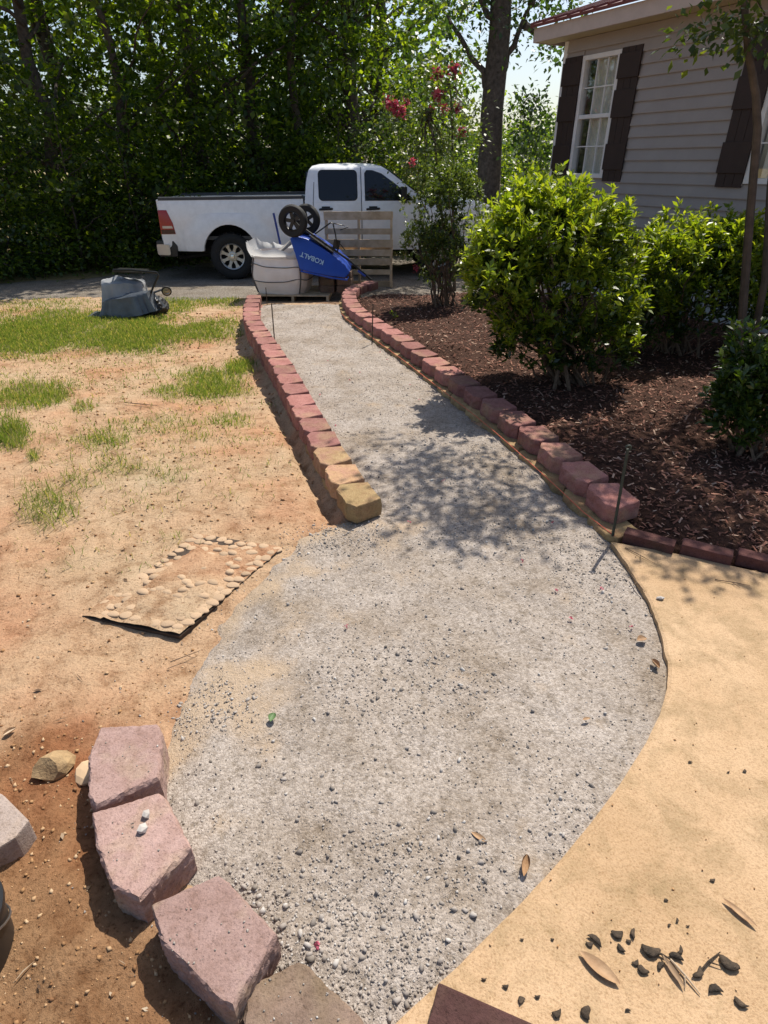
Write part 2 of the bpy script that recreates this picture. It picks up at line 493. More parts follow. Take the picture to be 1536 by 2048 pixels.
MT['forest_leaf'] = leafmat('woodland leaf', [(0.0, (0.026, 0.054, 0.013)), (0.5, (0.055, 0.10, 0.020)), (1.0, (0.12, 0.175, 0.034))], 0.58, 0.36, (3.4, 2.9, 0.45))
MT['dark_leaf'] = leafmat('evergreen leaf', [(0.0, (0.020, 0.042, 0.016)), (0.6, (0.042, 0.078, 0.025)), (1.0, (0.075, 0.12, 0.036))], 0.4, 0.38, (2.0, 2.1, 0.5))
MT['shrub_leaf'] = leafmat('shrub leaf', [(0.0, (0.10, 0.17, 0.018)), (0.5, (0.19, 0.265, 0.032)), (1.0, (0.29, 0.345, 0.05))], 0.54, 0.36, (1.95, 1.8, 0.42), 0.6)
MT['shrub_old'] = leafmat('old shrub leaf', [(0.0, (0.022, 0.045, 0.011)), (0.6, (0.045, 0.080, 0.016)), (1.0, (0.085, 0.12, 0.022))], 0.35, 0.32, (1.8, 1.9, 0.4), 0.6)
MT['rose_leaf'] = leafmat('rose leaf', [(0.0, (0.045, 0.075, 0.026)), (0.7, (0.085, 0.13, 0.04)), (1.0, (0.17, 0.21, 0.04))], 0.42, 0.4, (1.9, 1.8, 0.5))
MT['pink'] = leafmat('pink bloom', [(0.0, (0.32, 0.05, 0.09)), (1.0, (0.58, 0.15, 0.21))], 0.3, 0.6, (1.2, 0.6, 0.7))
MT['grass'] = leafmat('grass blade', [(0.0, (0.08, 0.125, 0.03)), (0.55, (0.135, 0.19, 0.055)), (0.85, (0.22, 0.23, 0.09)), (1.0, (0.44, 0.36, 0.18))], 0.4, 0.6, (1.5, 1.5, 0.5))
MT['straw'] = leafmat('dry litter', [(0.0, (0.10, 0.055, 0.03)), (0.5, (0.28, 0.17, 0.09)), (1.0, (0.52, 0.42, 0.30))], 0.1, 0.8, (1.2, 1.1, 0.8))
MT['dryleaf'] = pmat('dry leaf', [(0.3, (0.24, 0.13, 0.06)), (0.7, (0.42, 0.27, 0.15))], 25, 0.7, 0.3, 90)
MT['greenleaf'] = pmat('green leaf', (0.10, 0.17, 0.06), 25, 0.6, 0.2, 90)
MT['pod'] = pmat('dark seed pod', [(0.3, (0.022, 0.016, 0.010)), (0.7, (0.085, 0.058, 0.036))], 60, 0.8, 0.8, 150, 0.006, objvar=.4)

# ------------------------------------------------------------------ object helpers
def prop(o, label=None, cat=None, group=None, kind=None):
    if label:
        o['label'] = label
    if cat:
        o['category'] = cat
    if group:
        o['group'] = group
    if kind:
        o['kind'] = kind
    return o

def empty(name, loc=(0, 0, 0), rz=0.0):
    o = bpy.data.objects.new(name, None)
    o.empty_display_size = 0.1
    o.location = loc
    o.rotation_euler = (0, 0, rz)
    COL.objects.link(o)
    return o

def link(name, me, mat, parent=None, smooth=False):
    if mat is not None and len(me.materials) == 0:
        me.materials.append(MT[mat] if isinstance(mat, str) else mat)
    o = bpy.data.objects.new(name, me)
    if smooth:
        for p in me.polygons:
            p.use_smooth = True
    o.parent = parent
    COL.objects.link(o)
    return o

def np_mesh(name, V, F, attrs=None, smooth=False):
    """mesh from an (n,3) vertex array and an (m,k) face array"""
    me = bpy.data.meshes.new(name)
    V = np.ascontiguousarray(V, np.float32)
    F = np.ascontiguousarray(F, np.int32)
    me.vertices.add(len(V))
    me.vertices.foreach_set('co', V.ravel())
    k = F.shape[1]
    me.loops.add(F.size)
    me.loops.foreach_set('vertex_index', F.ravel())
    me.polygons.add(len(F))
    me.polygons.foreach_set('loop_start', np.arange(0, F.size, k, dtype=np.int32))
    if smooth:
        me.polygons.foreach_set('use_smooth', np.ones(len(F), bool))
    for nm, a in (attrs or {}).items():
        at = me.attributes.new(nm, 'FLOAT', 'POINT')
        at.data.foreach_set('value', np.ascontiguousarray(a, np.float32).ravel())
    me.update(calc_edges=True)
    me.validate()
    return me

class MB:
    def __init__(s):
        s.v = []
        s.f = []

    def add(s, vs, fs):
        o = len(s.v)
        s.v += [tuple(p) for p in vs]
        s.f += [tuple(i + o for i in f) for f in fs]
        return s

    def box(s, c, d, rot=None):
        pts = []
        for z in (-1, 1):
            for y in (-1, 1):
                for x in (-1, 1):
                    p = Vector((x * d[0] / 2, y * d[1] / 2, z * d[2] / 2))
                    if rot is not None:
                        p = rot @ p
                    pts.append(p + Vector(c))
        return s.add(pts, [(0, 2, 3, 1), (4, 5, 7, 6), (0, 1, 5, 4), (2, 6, 7, 3), (0, 4, 6, 2), (1, 3, 7, 5)])

    def bar(s, a, b, wd, th, up=(0, 0, 1)):
        a = Vector(a)
        b = Vector(b)
        d = b - a
        x = d.normalized()
        y = Vector(up).cross(x)
        if y.length < 1e-4:
            y = Vector((0, 1, 0)).cross(x)
        y.normalize()
        z = x.cross(y)
        R = Matrix((x, y, z)).transposed()
        return s.box((a + b) / 2, (d.length, wd, th), R)

    def tube(s, pts, rad, n=8, cap=True):
        pts = [Vector(p) for p in pts]
        if not hasattr(rad, '__len__'):
            rad = [rad] * len(pts)
        vs = []
        fs = []
        pu = None
        for i, p in enumerate(pts):
            t = (pts[min(i + 1, len(pts) - 1)] - pts[max(i - 1, 0)]).normalized()
            if pu is None:
                pu = t.orthogonal().normalized()
            pu = (pu - t * pu.dot(t))
            pu = pu.normalized() if pu.length > 1e-6 else t.orthogonal().normalized()
            w2 = t.cross(pu)
            for k in range(n):
                a = 2 * math.pi * k / n
                vs.append(p + (pu * math.cos(a) + w2 * math.sin(a)) * rad[i])
        for i in range(len(pts) - 1):
            for k in range(n):
                k2 = (k + 1) % n
                fs.append((i * n + k, i * n + k2, (i + 1) * n + k2, (i + 1) * n + k))
        if cap:
            fs.append(tuple(range(n - 1, -1, -1)))
            fs.append(tuple(range((len(pts) - 1) * n, len(pts) * n)))
        return s.add(vs, fs)

    def lathe(s, prof, mat=Matrix.Identity(4), n=32, closed=False):
        """prof: (radius, height) along local z"""
        vs = []
        fs = []
        m_ = len(prof)
        for (r, h) in prof:
            for k in range(n):
                a = 2 * math.pi * k / n
                vs.append(mat @ Vector((r * math.cos(a), r * math.sin(a), h)))
        for i in range(m_ if closed else m_ - 1):
            j = (i + 1) % m_
            for k in range(n):
                k2 = (k + 1) % n
                fs.append((i * n + k, i * n + k2, j * n + k2, j * n + k))
        return s.add(vs, fs)

    def prism(s, poly, fa, fb):
        """poly of 2D points; fa and fb map a 2D point to the two end caps"""
        n = len(poly)
        vs = [fa(p) for p in poly] + [fb(p) for p in poly]
        fs = [tuple(range(n - 1, -1, -1)), tuple(range(n, 2 * n))]
        for i in range(n):
            j = (i + 1) % n
            fs.append((i, j, n + j, n + i))
        return s.add(vs, fs)

    def build(s, name, mat, parent=None, smooth=False, bevel=0.0, seg=2, fix=True):
        me = bpy.data.meshes.new(name)
        me.from_pydata([tuple(p) for p in s.v], [], s.f)
        if fix:
            bm = bmesh.new()
            bm.from_mesh(me)
            bmesh.ops.recalc_face_normals(bm, faces=bm.faces)
            if bevel:
                eds = [e for e in bm.edges if len(e.link_faces) == 2 and e.calc_face_angle(0) > 0.5]
                bmesh.ops.bevel(bm, geom=eds, offset=bevel, segments=seg, affect='EDGES', profile=0.6, clamp_overlap=True)
            bm.to_mesh(me)
            bm.free()
        me.update()
        o = link(name, me, mat, parent, False)
        if smooth:
            for p in me.polygons:
                p.use_smooth = True
            try:
                me.set_sharp_from_angle(angle=math.radians(38))
            except Exception:
                pass
        return o

def copy_tree(o, parent=None):
    c = o.copy()
    COL.objects.link(c)
    c.parent = parent
    for ch in o.children:
        copy_tree(ch, c)
    return c

def rand_rot(n, tilt=None):
    q = rng.normal(size=(n, 4))
    if tilt is not None:
        az = rng.random(n) * 2 * np.pi
        ta = rng.normal(size=n) * tilt
        tb = rng.normal(size=n) * tilt
        ca, sa = np.cos(az), np.sin(az)
        Rz = np.zeros((n, 3, 3))
        Rz[:, 0, 0] = ca
        Rz[:, 0, 1] = -sa
        Rz[:, 1, 0] = sa
        Rz[:, 1, 1] = ca
        Rz[:, 2, 2] = 1
        Rx = np.zeros((n, 3, 3))
        Rx[:, 0, 0] = 1
        Rx[:, 1, 1] = np.cos(ta)
        Rx[:, 1, 2] = -np.sin(ta)
        Rx[:, 2, 1] = np.sin(ta)
        Rx[:, 2, 2] = np.cos(ta)
        Ry = np.zeros((n, 3, 3))
        Ry[:, 1, 1] = 1
        Ry[:, 0, 0] = np.cos(tb)
        Ry[:, 0, 2] = np.sin(tb)
        Ry[:, 2, 0] = -np.sin(tb)
        Ry[:, 2, 2] = np.cos(tb)
        return Rx @ Ry @ Rz
    q /= np.linalg.norm(q, axis=1, keepdims=True)
    w_, x, y, z = q.T
    return np.stack([np.stack([1 - 2 * (y * y + z * z), 2 * (x * y - z * w_), 2 * (x * z + y * w_)], 1), np.stack([2 * (x * y + z * w_), 1 - 2 * (x * x + z * z), 2 * (y * z - x * w_)], 1), np.stack([2 * (x * z - y * w_), 2 * (y * z + x * w_), 1 - 2 * (x * x + y * y)], 1)], 1)

def inst(bv, bf, pos, R, scl):
    """many copies of a small shape as one vertex and face array"""
    bv = np.asarray(bv, float)
    bf = np.asarray(bf, int)
    n = len(pos)
    sv = bv[None] * (scl[:, None, :] if scl.ndim == 2 else scl[:, None, None])
    V = np.einsum('nij,nkj->nki', R, sv) + pos[:, None, :]
    F = bf[None] + (np.arange(n) * len(bv))[:, None, None]
    return V.reshape(-1, 3), F.reshape(-1, bf.shape[1])

LEAF_V = [(0, 0, 0), (0.5, 0.32, 0.06), (1.0, 0, -0.05), (0.5, -0.32, 0.06)]
LEAF_F = [(0, 3, 2, 1)]

def leaves(pos, dirs, size, width=1.0, jitter=0.5):
    """leaf blades growing from pos along dirs"""
    n = len(pos)
    d = dirs + rng.normal(size=(n, 3)) * jitter
    d /= np.linalg.norm(d, axis=1, keepdims=True) + 1e-9
    up = np.tile([0.0, 0, 1.0], (n, 1)) + rng.normal(size=(n, 3)) * 0.45
    yv = np.cross(up, d)
    yv /= np.linalg.norm(yv, axis=1, keepdims=True) + 1e-9
    zv = np.cross(d, yv)
    R = np.stack([d, yv, zv], 2)
    sc3 = np.stack([size, size * width, size], 1)
    return inst(LEAF_V, LEAF_F, pos, R, sc3)

def sphere_pts(n):
    p = rng.normal(size=(n, 3))
    return p / np.linalg.norm(p, axis=1, keepdims=True)

ORD = ['nearest', 'second', 'third', 'fourth', 'fifth', 'sixth', 'seventh', 'eighth', 'ninth', 'tenth', 'eleventh', 'twelfth', 'thirteenth', 'fourteenth', 'fifteenth', 'sixteenth', 'seventeenth', 'eighteenth', 'nineteenth', 'twentieth', 'twenty-first', 'twenty-second', 'twenty-third', 'twenty-fourth', 'twenty-fifth', 'twenty-sixth', 'twenty-seventh', 'twenty-eighth', 'twenty-ninth', 'thirtieth']

# ================================================================== THE SETTING
def axis(lo, core0, core1, hi, step, grow=1.16):
    core = np.arange(core0, core1 + 1e-6, step)
    out = []
    d = step
    p = core[-1]
    while p < hi:
        d *= grow
        p += d
        out.append(p)
    low = []
    d = step
    p = core[0]
    while p > lo:
        d *= grow
        p -= d
        low.append(p)
    return np.concatenate([low[::-1], core, out])

def grid_mesh(name, xs, ys, Z, keep=None, attrs=None):
    nx, ny = len(xs), len(ys)
    X, Y = np.meshgrid(xs, ys, indexing='ij')
    V = np.stack([X, Y, Z], -1).reshape(-1, 3)
    I = np.arange(nx * ny).reshape(nx, ny)
    F = np.stack([I[:-1, :-1], I[1:, :-1], I[1:, 1:], I[:-1, 1:]], -1).reshape(-1, 4)
    if keep is not None:
        K = keep.reshape(-1)
        F = F[K[F].any(1)]
        used = np.unique(F)
        re = np.full(len(V), -1)
        re[used] = np.arange(len(used))
        V = V[used]
        F = re[F]
        attrs = {k: a.reshape(-1)[used] for k, a in (attrs or {}).items()}
    return np_mesh(name, V, F, attrs, True)

# grass cover, measured in the photo: (x, y, rx, ry, density, height)
PATCH = [(60, 670, 220, 44, 1.0, .055), (260, 672, 140, 42, 1.0, .055), (150, 645, 260, 26, .8, .05), (400, 668, 80, 26, .9, .05), (455, 655, 30, 18, .6, .05), (150, 640, 200, 22, .5, .05), (420, 772, 85, 40, .85, .06), (475, 735, 38, 22, .75, .09), (345, 785, 50, 22, .6, .05), (60, 790, 110, 32, .75, .07), (15, 868, 42, 40, .9, .09), (165, 815, 35, 18, .6, .06), (330, 850, 140, 28, .30, .05), (210, 880, 62, 22, .55, .06), (470, 845, 50, 18, .45, .05), (400, 875, 40, 13, .4, .05), (245, 935, 70, 26, .45, .06), (330, 950, 75, 32, .33, .05), (150, 965, 60, 22, .35, .07), (95, 1010, 62, 52, .55, .10), (70, 912, 14, 14, .8, .09), (300, 1000, 80, 35, .13, .06), (430, 600, 70, 20, .55, .05), (360, 610, 45, 22, .6, .05), (90, 610, 130, 20, .3, .04), (350, 1075, 26, 14, .3, .08), (150, 1130, 40, 25, .12, .07), (330, 900, 260, 110, .13, .05), (250, 745, 260, 50, .10, .04), (120, 700, 160, 20, .25, .04), (200, 1100, 200, 60, .06, .05), (500, 860, 40, 60, .08, .05)]

def grass_density(P):
    u, v_ = topix(P)
    d = np.zeros(len(u))
    h = np.full(len(u), 0.05)
    for (cx, cy, rx, ry, den, hh) in PATCH:
        r = np.hypot((u - cx) / rx, (v_ - cy) / ry) + 0.5 * fbm(P[:, 0], P[:, 1], 3.0, 3)
        k = den * (1 - sstep(0.3, 1.3, r))
        h = np.where(k > d, hh, h)
        d = np.maximum(d, k)
    return d, h

xs = axis(-330, -4.6, 2.0, 330, 0.034)
ys = axis(-90, 0.25, 9.2, 330, 0.034)
X, Y = np.meshgrid(xs, ys, indexing='ij')
Z = H(X, Y)
near = np.clip(1 - np.hypot(X + 1, Y - 4) / 40, 0, 1)
Z = Z + near * (0.035 * fbm(X, Y, 1.3, 3) + 0.012 * fbm(X, Y, 6.5, 3) + 0.006 * fbm(X, Y, 24, 2))
dp = sdist(PATH_POLY, X, Y)
Z = Z - 0.05 * sstep(0.0, 0.12, dp)
db = sdist(BED_POLY, X, Y)
Z = Z - 0.06 * sstep(-0.03, 0.1, db)
dq = sdist(PATIO_POLY, X, Y)
Z = Z - 0.08 * sstep(-0.02, 0.05, dq)
dv = sdist(DRIVE_POLY, X, Y)
Z = Z - 0.03 * sstep(0.0, 0.5, dv)
# the little trench along the outer foot of the left border and the dug hollow beside the nearest blocks
tr = np.abs(X - (xl(Y) - 0.15)) / 0.05
Z = Z - 0.07 * np.exp(-tr ** 2) * (sstep(2.75, 2.9, Y) * (1 - sstep(4.6, 5.6, Y)))
nb = np.array([GZ(x, y, 0.1)[:2] for x, y in [(245, 1530), (280, 1690), (425, 1875), (600, 2020)]])
dn = np.full(X.shape, 9.0)
hol = [GZ(90, 1560)[:2], GZ(110, 1760)[:2], GZ(180, 1950)[:2], GZ(330, 2060)[:2]]
for i in range(3):
    e = hol[i + 1] - hol[i]
    t = np.clip(((X - hol[i][0]) * e[0] + (Y - hol[i][1]) * e[1]) / (e @ e), 0, 1)
    dn = np.minimum(dn, np.hypot(X - hol[i][0] - t * e[0], Y - hol[i][1] - t * e[1]))
soil = 1 - sstep(0.10, 0.34, dn + 0.16 * fbm(X, Y, 5, 3))
Z = Z - 0.0 * (1 - sstep(0.02, 0.26, dn)) + soil * 0.012 + soil * 0.035 * fbm(X, Y, 12, 4)
# clay washed over the middle of the stepping mat
mc = GZ(375, 1165)[:2]
Pn = np.stack([X, Y, Z], -1).reshape(-1, 3)
gd, _ = grass_density(Pn)
thatch = np.where(Y.reshape(-1) > 10.9, 0.75, np.clip(gd * 0.75, 0, 0.75)).reshape(X.shape)
GROUND_Z = Z
me = grid_mesh('ground', xs, ys, Z, None, {'soil': soil, 'thatch': thatch})
prop(link('ground', me, 'clay'), kind='structure')

def ground_z(x, y):
    """height of the ground sheet, bilinear"""
    i = np.clip(np.searchsorted(xs, x) - 1, 0, len(xs) - 2)
    j = np.clip(np.searchsorted(ys, y) - 1, 0, len(ys) - 2)
    fx = (x - xs[i]) / (xs[i + 1] - xs[i])
    fy = (y - ys[j]) / (ys[j + 1] - ys[j])
    return (GROUND_Z[i, j] * (1 - fx) + GROUND_Z[i + 1, j] * fx) * (1 - fy) + (GROUND_Z[i, j + 1] * (1 - fx) + GROUND_Z[i + 1, j + 1] * fx) * fy

# gravel path
def path_z(x, y, d=None):
    if d is None:
        d = sdist(PATH_POLY, x, y)
    e = d + 0.10 * fbm(x, y, 6, 3)
    lift = 0.022 * sstep(-0.02, 0.16, e) - 0.05 * (1 - sstep(-0.16, 0.03, e)) - 0.16 * (1 - sstep(-0.15, -0.03, e))
    hump = 0.02 * fbm(x, y, 1.4, 3) + 0.012 * fbm(x, y, 7, 3) + 0.006 * fbm(x, y, 26, 2)
    return np.where(y > 8.5, H(np.full_like(x, 0.0), y), 0) + lift + hump
pxs = np.arange(-2.1, 1.75, 0.024)
pys = np.arange(0.12, 9.05, 0.024)
PX, PYY = np.meshgrid(pxs, pys, indexing='ij')
PD = sdist(PATH_POLY, PX, PYY)
ds = np.full(PX.shape, 9.0)
for i in range(len(spill) - 9):
    a, c_ = np.array(spill[i]), np.array(spill[i + 1])
    e = c_ - a
    t = np.clip(((PX - a[0]) * e[0] + (PYY - a[1]) * e[1]) / (e @ e), 0, 1)
    ds = np.minimum(ds, np.hypot(PX - a[0] - t * e[0], PYY - a[1] - t * e[1]))
thin = (1 - sstep(0.0, 0.34, ds + 0.5 * fbm(PX, PYY, 5.5, 5))) * 0.7
me = grid_mesh('path', pxs, pys, path_z(PX, PYY, PD), PD > -0.17, {'thin': thin})
prop(link('gravel_path', me, 'gravel'), kind='structure')

# mulch bed
def bed_z(x, y, d=None):
    if d is None:
        d = sdist(BED_POLY, x, y)
    return H(np.full_like(x, 0.5), y) * 0.8 + 0.03 + 0.055 * sstep(0.0, 0.35, d) + 0.05 * fbm(x, y, 1.6, 3) + 0.02 * fbm(x, y, 9, 3) - 0.10 * (1 - sstep(-0.06, 0.02, d))
bxs = np.arange(-0.7, 7.2, 0.04)
bys = np.arange(1.9, 10.1, 0.04)
BX, BY = np.meshgrid(bxs, bys, indexing='ij')
BD = sdist(BED_POLY, BX, BY)
me = grid_mesh('bed', bxs, bys, bed_z(BX, BY, BD), BD > -0.06)
prop(link('mulch_bed', me, 'mulch'), kind='structure')

# driveway
dxs = np.arange(-16.2, 9.4, 0.12)
dys = np.arange(9.4, 16.6, 0.12)
DX, DY = np.meshgrid(dxs, dys, indexing='ij')
DD = sdist(DRIVE_POLY, DX, DY)
dz = -0.2 + 0.02 * sstep(-.1, .3, DD + 0.3 * fbm(DX, DY, 1.5, 3)) - 0.10 * (1 - sstep(-0.5, 0.05, DD + 0.3 * fbm(DX, DY, 1.5, 3))) + 0.02 * fbm(DX, DY, 1.0, 3)
me = grid_mesh('driveway', dxs, dys, dz, DD > -0.5)
prop(link('gravel_driveway', me, 'drive'), kind='structure')

# concrete patio: a slab with a broken, rounded edge
pe = [Vector((p[0], p[1], 0)) for p in PATIO_POLY]
fine = []
for i in range(len(pe)):
    a, c_ = pe[i], pe[(i + 1) % len(pe)]
    k = max(1, int((c_ - a).length / 0.03)) if i < len(patio_edge) else max(1, int((c_ - a).length / 0.4))
    for q in range(k):
        p = a.lerp(c_, q / k)
        jt = 0.006 * float(vnoise(np.array(p.x * 40 + 5), np.array(p.y * 40))) * 2
        fine.append(Vector((p.x + jt, p.y + jt, 0)))
bm = bmesh.new()
top = [bm.verts.new((p.x, p.y, 0.036)) for p in fine]
fc = bm.faces.new(top)
if fc.normal.z < 0 or fc.calc_area() == 0:
    pass
bmesh.ops.recalc_face_normals(bm, faces=bm.faces)
if fc.normal.z < 0:
    bmesh.ops.reverse_faces(bm, faces=[fc])
r = bmesh.ops.inset_individual(bm, faces=[fc], thickness=0.012, depth=0.006)
out_e = [e for e in bm.edges if e.is_boundary]
ex = bmesh.ops.extrude_edge_only(bm, edges=out_e)
for g in ex['geom']:
    if isinstance(g, bmesh.types.BMVert):
        g.co.z -= 0.13
bmesh.ops.triangulate(bm, faces=[f for f in bm.faces if len(f.verts) > 4])
me = bpy.data.meshes.new('patio')
bm.to_mesh(me)
bm.free()
prop(link('concrete_patio', me, 'patio'), kind='structure')

# ================================================================== BORDER BLOCKS
def block_mesh(seed, wd=0.29, dp=0.20, ht=0.104, step=0.024, back=0.74, rough=0.004, outline=None):
    rr = random.Random(seed)
    h = wd / 2 or .14
    prof = [(-h, -dp * 0.30), (-h * 0.60, -dp * 0.5), (h * 0.60, -dp * 0.5), (h, -dp * 0.30), (h * back, dp * 0.5), (-h * back, dp * 0.5)]
    if outline is not None:
        prof = outline
    pts = []
    for i in range(len(prof)):
        a, c_ = Vector(prof[i]), Vector(prof[(i + 1) % len(prof)])
        k = max(2, int((c_ - a).length / step))
        for q in range(k):
            pts.append((a.lerp(c_, q / k), i))
    n = len(pts)
    nz = max(3, int(ht / step) + 1)
    vs = []
    for iz in range(nz):
        z = ht * iz / (nz - 1)
        for p, side in pts:
            rg = rough if (side in (0, 1, 2) or outline is not None) else rough * 0.35
            cen = p.normalized()
            o = rr.uniform(-1, 1) * rg
            sh = 0.004 if iz in (0, nz - 1) else 0.0
            q = p + cen * (o - sh)
            vs.append((q.x, q.y, z if iz < nz - 1 else ht - 0.004))
    ring = len(vs)
    for p, side in pts:
        q = p - p.normalized() * (0.0065 + 0.007 * rr.random() ** 3)
        vs.append((q.x, q.y, ht))
    fs = []
    for iz in range(nz - 1):
        for i in range(n):
            j = (i + 1) % n
            fs.append((iz * n + i, iz * n + j, (iz + 1) * n + j, (iz + 1) * n + i))
    for i in range(n):
        j = (i + 1) % n
        fs.append(((nz - 1) * n + i, (nz - 1) * n + j, ring + j, ring + i))
    vs.append((0, 0, ht))
    for i in range(n):
        fs.append((ring + i, ring + (i + 1) % n, ring + n))
    fs.append(tuple(range(n - 1, -1, -1)))
    me = bpy.data.meshes.new('wall_block')
    me.from_pydata(vs, [], fs)
    me.update()
    return me
BM = {}
for kind in ('redblock', 'tanblock', 'halfblock', 'greyblock'):
    BM[kind] = []
    for s_ in range(4 if kind in ('redblock', 'tanblock') else 2):
        me = block_mesh(s_ + 11)
        me.materials.append(MT[kind])
        BM[kind].append(me)
def put_block(me, x, y, z, ang, label, group, tilt=0.015):
    o = bpy.data.objects.new('wall_block', me)
    o.location = (x, y, z)
    o.rotation_euler = (random.gauss(0, tilt), random.gauss(0, tilt), ang)
    COL.objects.link(o)
    return prop(o, label, 'block', group)

def wall_frame(P, i):
    a = P[max(i - 1, 0)]
    c_ = P[min(i + 1, len(P) - 1)]
    t = (c_ - a) / np.hypot(*(c_ - a))
    return t

# left border, laid far to near; its rounded fronts face the lawn
for i in range(nL):
    t = wall_frame(LB, i)                    # towards the viewer
    out = np.array([t[1], -t[0]])            # towards the lawn (left)
    if out[0] > 0:
        out = -out
    ang = math.atan2(out[1], out[0]) + math.pi / 2
    k = nL - 1 - i
    kind = 'tanblock' if k == 0 else 'halfblock' if k in (1, 2) else 'redblock'
    words = 'tan' if k == 0 else 'tan topped' if k in (1, 2) else 'pinkish red'
    x, y = LB[i] + np.array([random.gauss(0, .004), random.gauss(0, .004)])
    put_block(random.choice(BM[kind]), x, y, TOPZ - 0.104 + random.gauss(0, .002), ang + random.gauss(0, .035), f'{words} concrete block in the left path border, {ORD[k]} from its near end', 'top blocks of the left path border')
for course in (1, 2):
    for i in range(nL - 1):
        if course == 2 and LB[i][1] < 5.6:
            continue
        k = nL - 2 - i
        if k < 1:
            continue
        p = (LB[i] + LB[i + 1]) / 2 if course == 1 else LB[i]
        t = wall_frame(LB, i)
        out = np.array([t[1], -t[0]])
        if out[0] > 0:
            out = -out
        ang = math.atan2(out[1], out[0]) + math.pi / 2
        p = p + out * (-0.012 * course)
        lab = f'brown stained second course block of the left path border, {ORD[k]} from near end' if course == 1 else f'brown stained bottom course block of the left path border, {ORD[k]} from near end'
        put_block(random.choice(BM['tanblock'] if k < 4 else BM['redblock']), p[0], p[1], TOPZ - 0.104 - 0.106 * course, ang + random.gauss(0, .03), lab, 'lower blocks of the left path border')

# right border: red blocks on a tan base course stepping out to the gravel; the rounded fronts face the path
for i in range(nR):
    t = wall_frame(RB, i)                    # away from the viewer
    out = np.array([-t[1], t[0]])
    ang = math.atan2(out[1], out[0]) + math.pi / 2
    x, y = RB[i] + np.array([random.gauss(0, .005), random.gauss(0, .005)])
    put_block(random.choice(BM['redblock']), x, y, 0.15 - 0.104 + random.gauss(0, .002), ang + random.gauss(0, .04), f'red concrete block in the right path border, {ORD[i]} from its near end', 'top blocks of the right path border')
    if i < nR - 2:
        p = (RB[i] * 0.5 + RB[i + 1] * 0.5) + out * 0.045
        put_block(random.choice(BM['tanblock']), p[0], p[1], 0.043 - 0.104 + random.gauss(0, .004), ang + random.gauss(0, .05), f'tan base block showing under the right path border, {ORD[i]} from its near end', 'base blocks of the right path border')
# one more tan base block pokes out at the near end
p = GZ(1190, 1062, 0.04)
t = wall_frame(RB, 0)
put_block(BM['tanblock'][1], RB[0][0] - 0.055 - t[0] * 0.14, RB[0][1] - t[1] * 0.14, 0.043 - 0.104, math.atan2(t[0], -t[1]) + math.pi / 2, 'tan base block at the foot of the green stake', 'base blocks of the right path border')

# nearest curve of blocks
NB = [([(200, 1453), (316, 1446), (324, 1462), (318, 1556), (190, 1613), (175, 1590), (176, 1510)], 'nearblock', 0.12, 'dusty pink block with a dark pit, farthest of the curve beside the gravel'),
      ([(183, 1624), (318, 1583), (332, 1594), (383, 1695), (278, 1799), (222, 1772), (190, 1690)], 'nearblock', 0.12, 'dusty pink block carrying two pale stones'),
      ([(300, 1808), (436, 1746), (452, 1756), (556, 1868), (468, 2016), (440, 2004), (322, 1884)], 'nearblock', 0.125, 'big pink block sprinkled with grit at the lower left'),
      ([(492, 1972), (596, 1919), (612, 1926), (722, 2032), (752, 2110), (600, 2190), (480, 2100)], 'greyblock', 0.07, 'dull brown block half under gravel at the bottom edge')]
NEAR = []
for q, (opx, kind, zt, lab) in enumerate(NB):
    P_ = np.array([GZ(x, y, zt)[:2] for x, y in opx])
    c_ = P_.mean(0)
    ol = [tuple(p - c_) for p in P_[::-1]]
    me = block_mesh(40 + q, 0, 0, 0.175, 0.011, 0, 0.0030, ol)
    me.materials.append(MT[kind])
    o = put_block(me, c_[0], c_[1], zt - 0.175, 0.0, lab, 'blocks of the nearest curve', 0.0)
    NEAR.append(o)

# bed edging bricks
def brick_obj(c0, c1, wd, ht, z, label, mat='brick', name='edging_brick', tilt=(0, 0)):
    a, c_ = Vector(c0), Vector(c1)
    L = (c_ - a).length
    mb = MB()
    mb.box((0, 0, ht / 2), (L, wd, ht))
    o = mb.build(name, mat, None, False, 0.005, 2)
    o.location = ((a + c_) / 2).to_3d()
    o.location.z = z
    o.rotation_euler = (tilt[0], tilt[1], math.atan2(c_.y - a.y, c_.x - a.x))
    return prop(o, label, 'brick', 'dark red bricks along the patio edge')
for (pa, pb, lab) in [((1252, 1080), (1352, 1108), 'dark red edging brick nearest the green stake'), ((1366, 1104), (1468, 1130), 'middle dark red edging brick between patio and mulch'), ((1478, 1124), (1580, 1150), 'dark red edging brick cut off by the right edge')]:
    a = GZ(pa[0], pa[1], 0.045)[:2] + np.array([0, .03])
    c_ = GZ(pb[0], pb[1], 0.045)[:2] + np.array([0, .03])
    brick_obj(a, c_, 0.075, 0.062, 0.03 + random.uniform(-.004, .004), lab)
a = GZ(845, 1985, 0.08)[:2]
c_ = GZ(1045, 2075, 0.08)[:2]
brick_obj(a + np.array([0.02, -0.03]), c_ + np.array([.02, -.03]), 0.10, 0.06, 0.036, 'dark red brick lying on the patio corner at the bottom edge', 'shadedbrick', tilt=(0.06, 0.0))

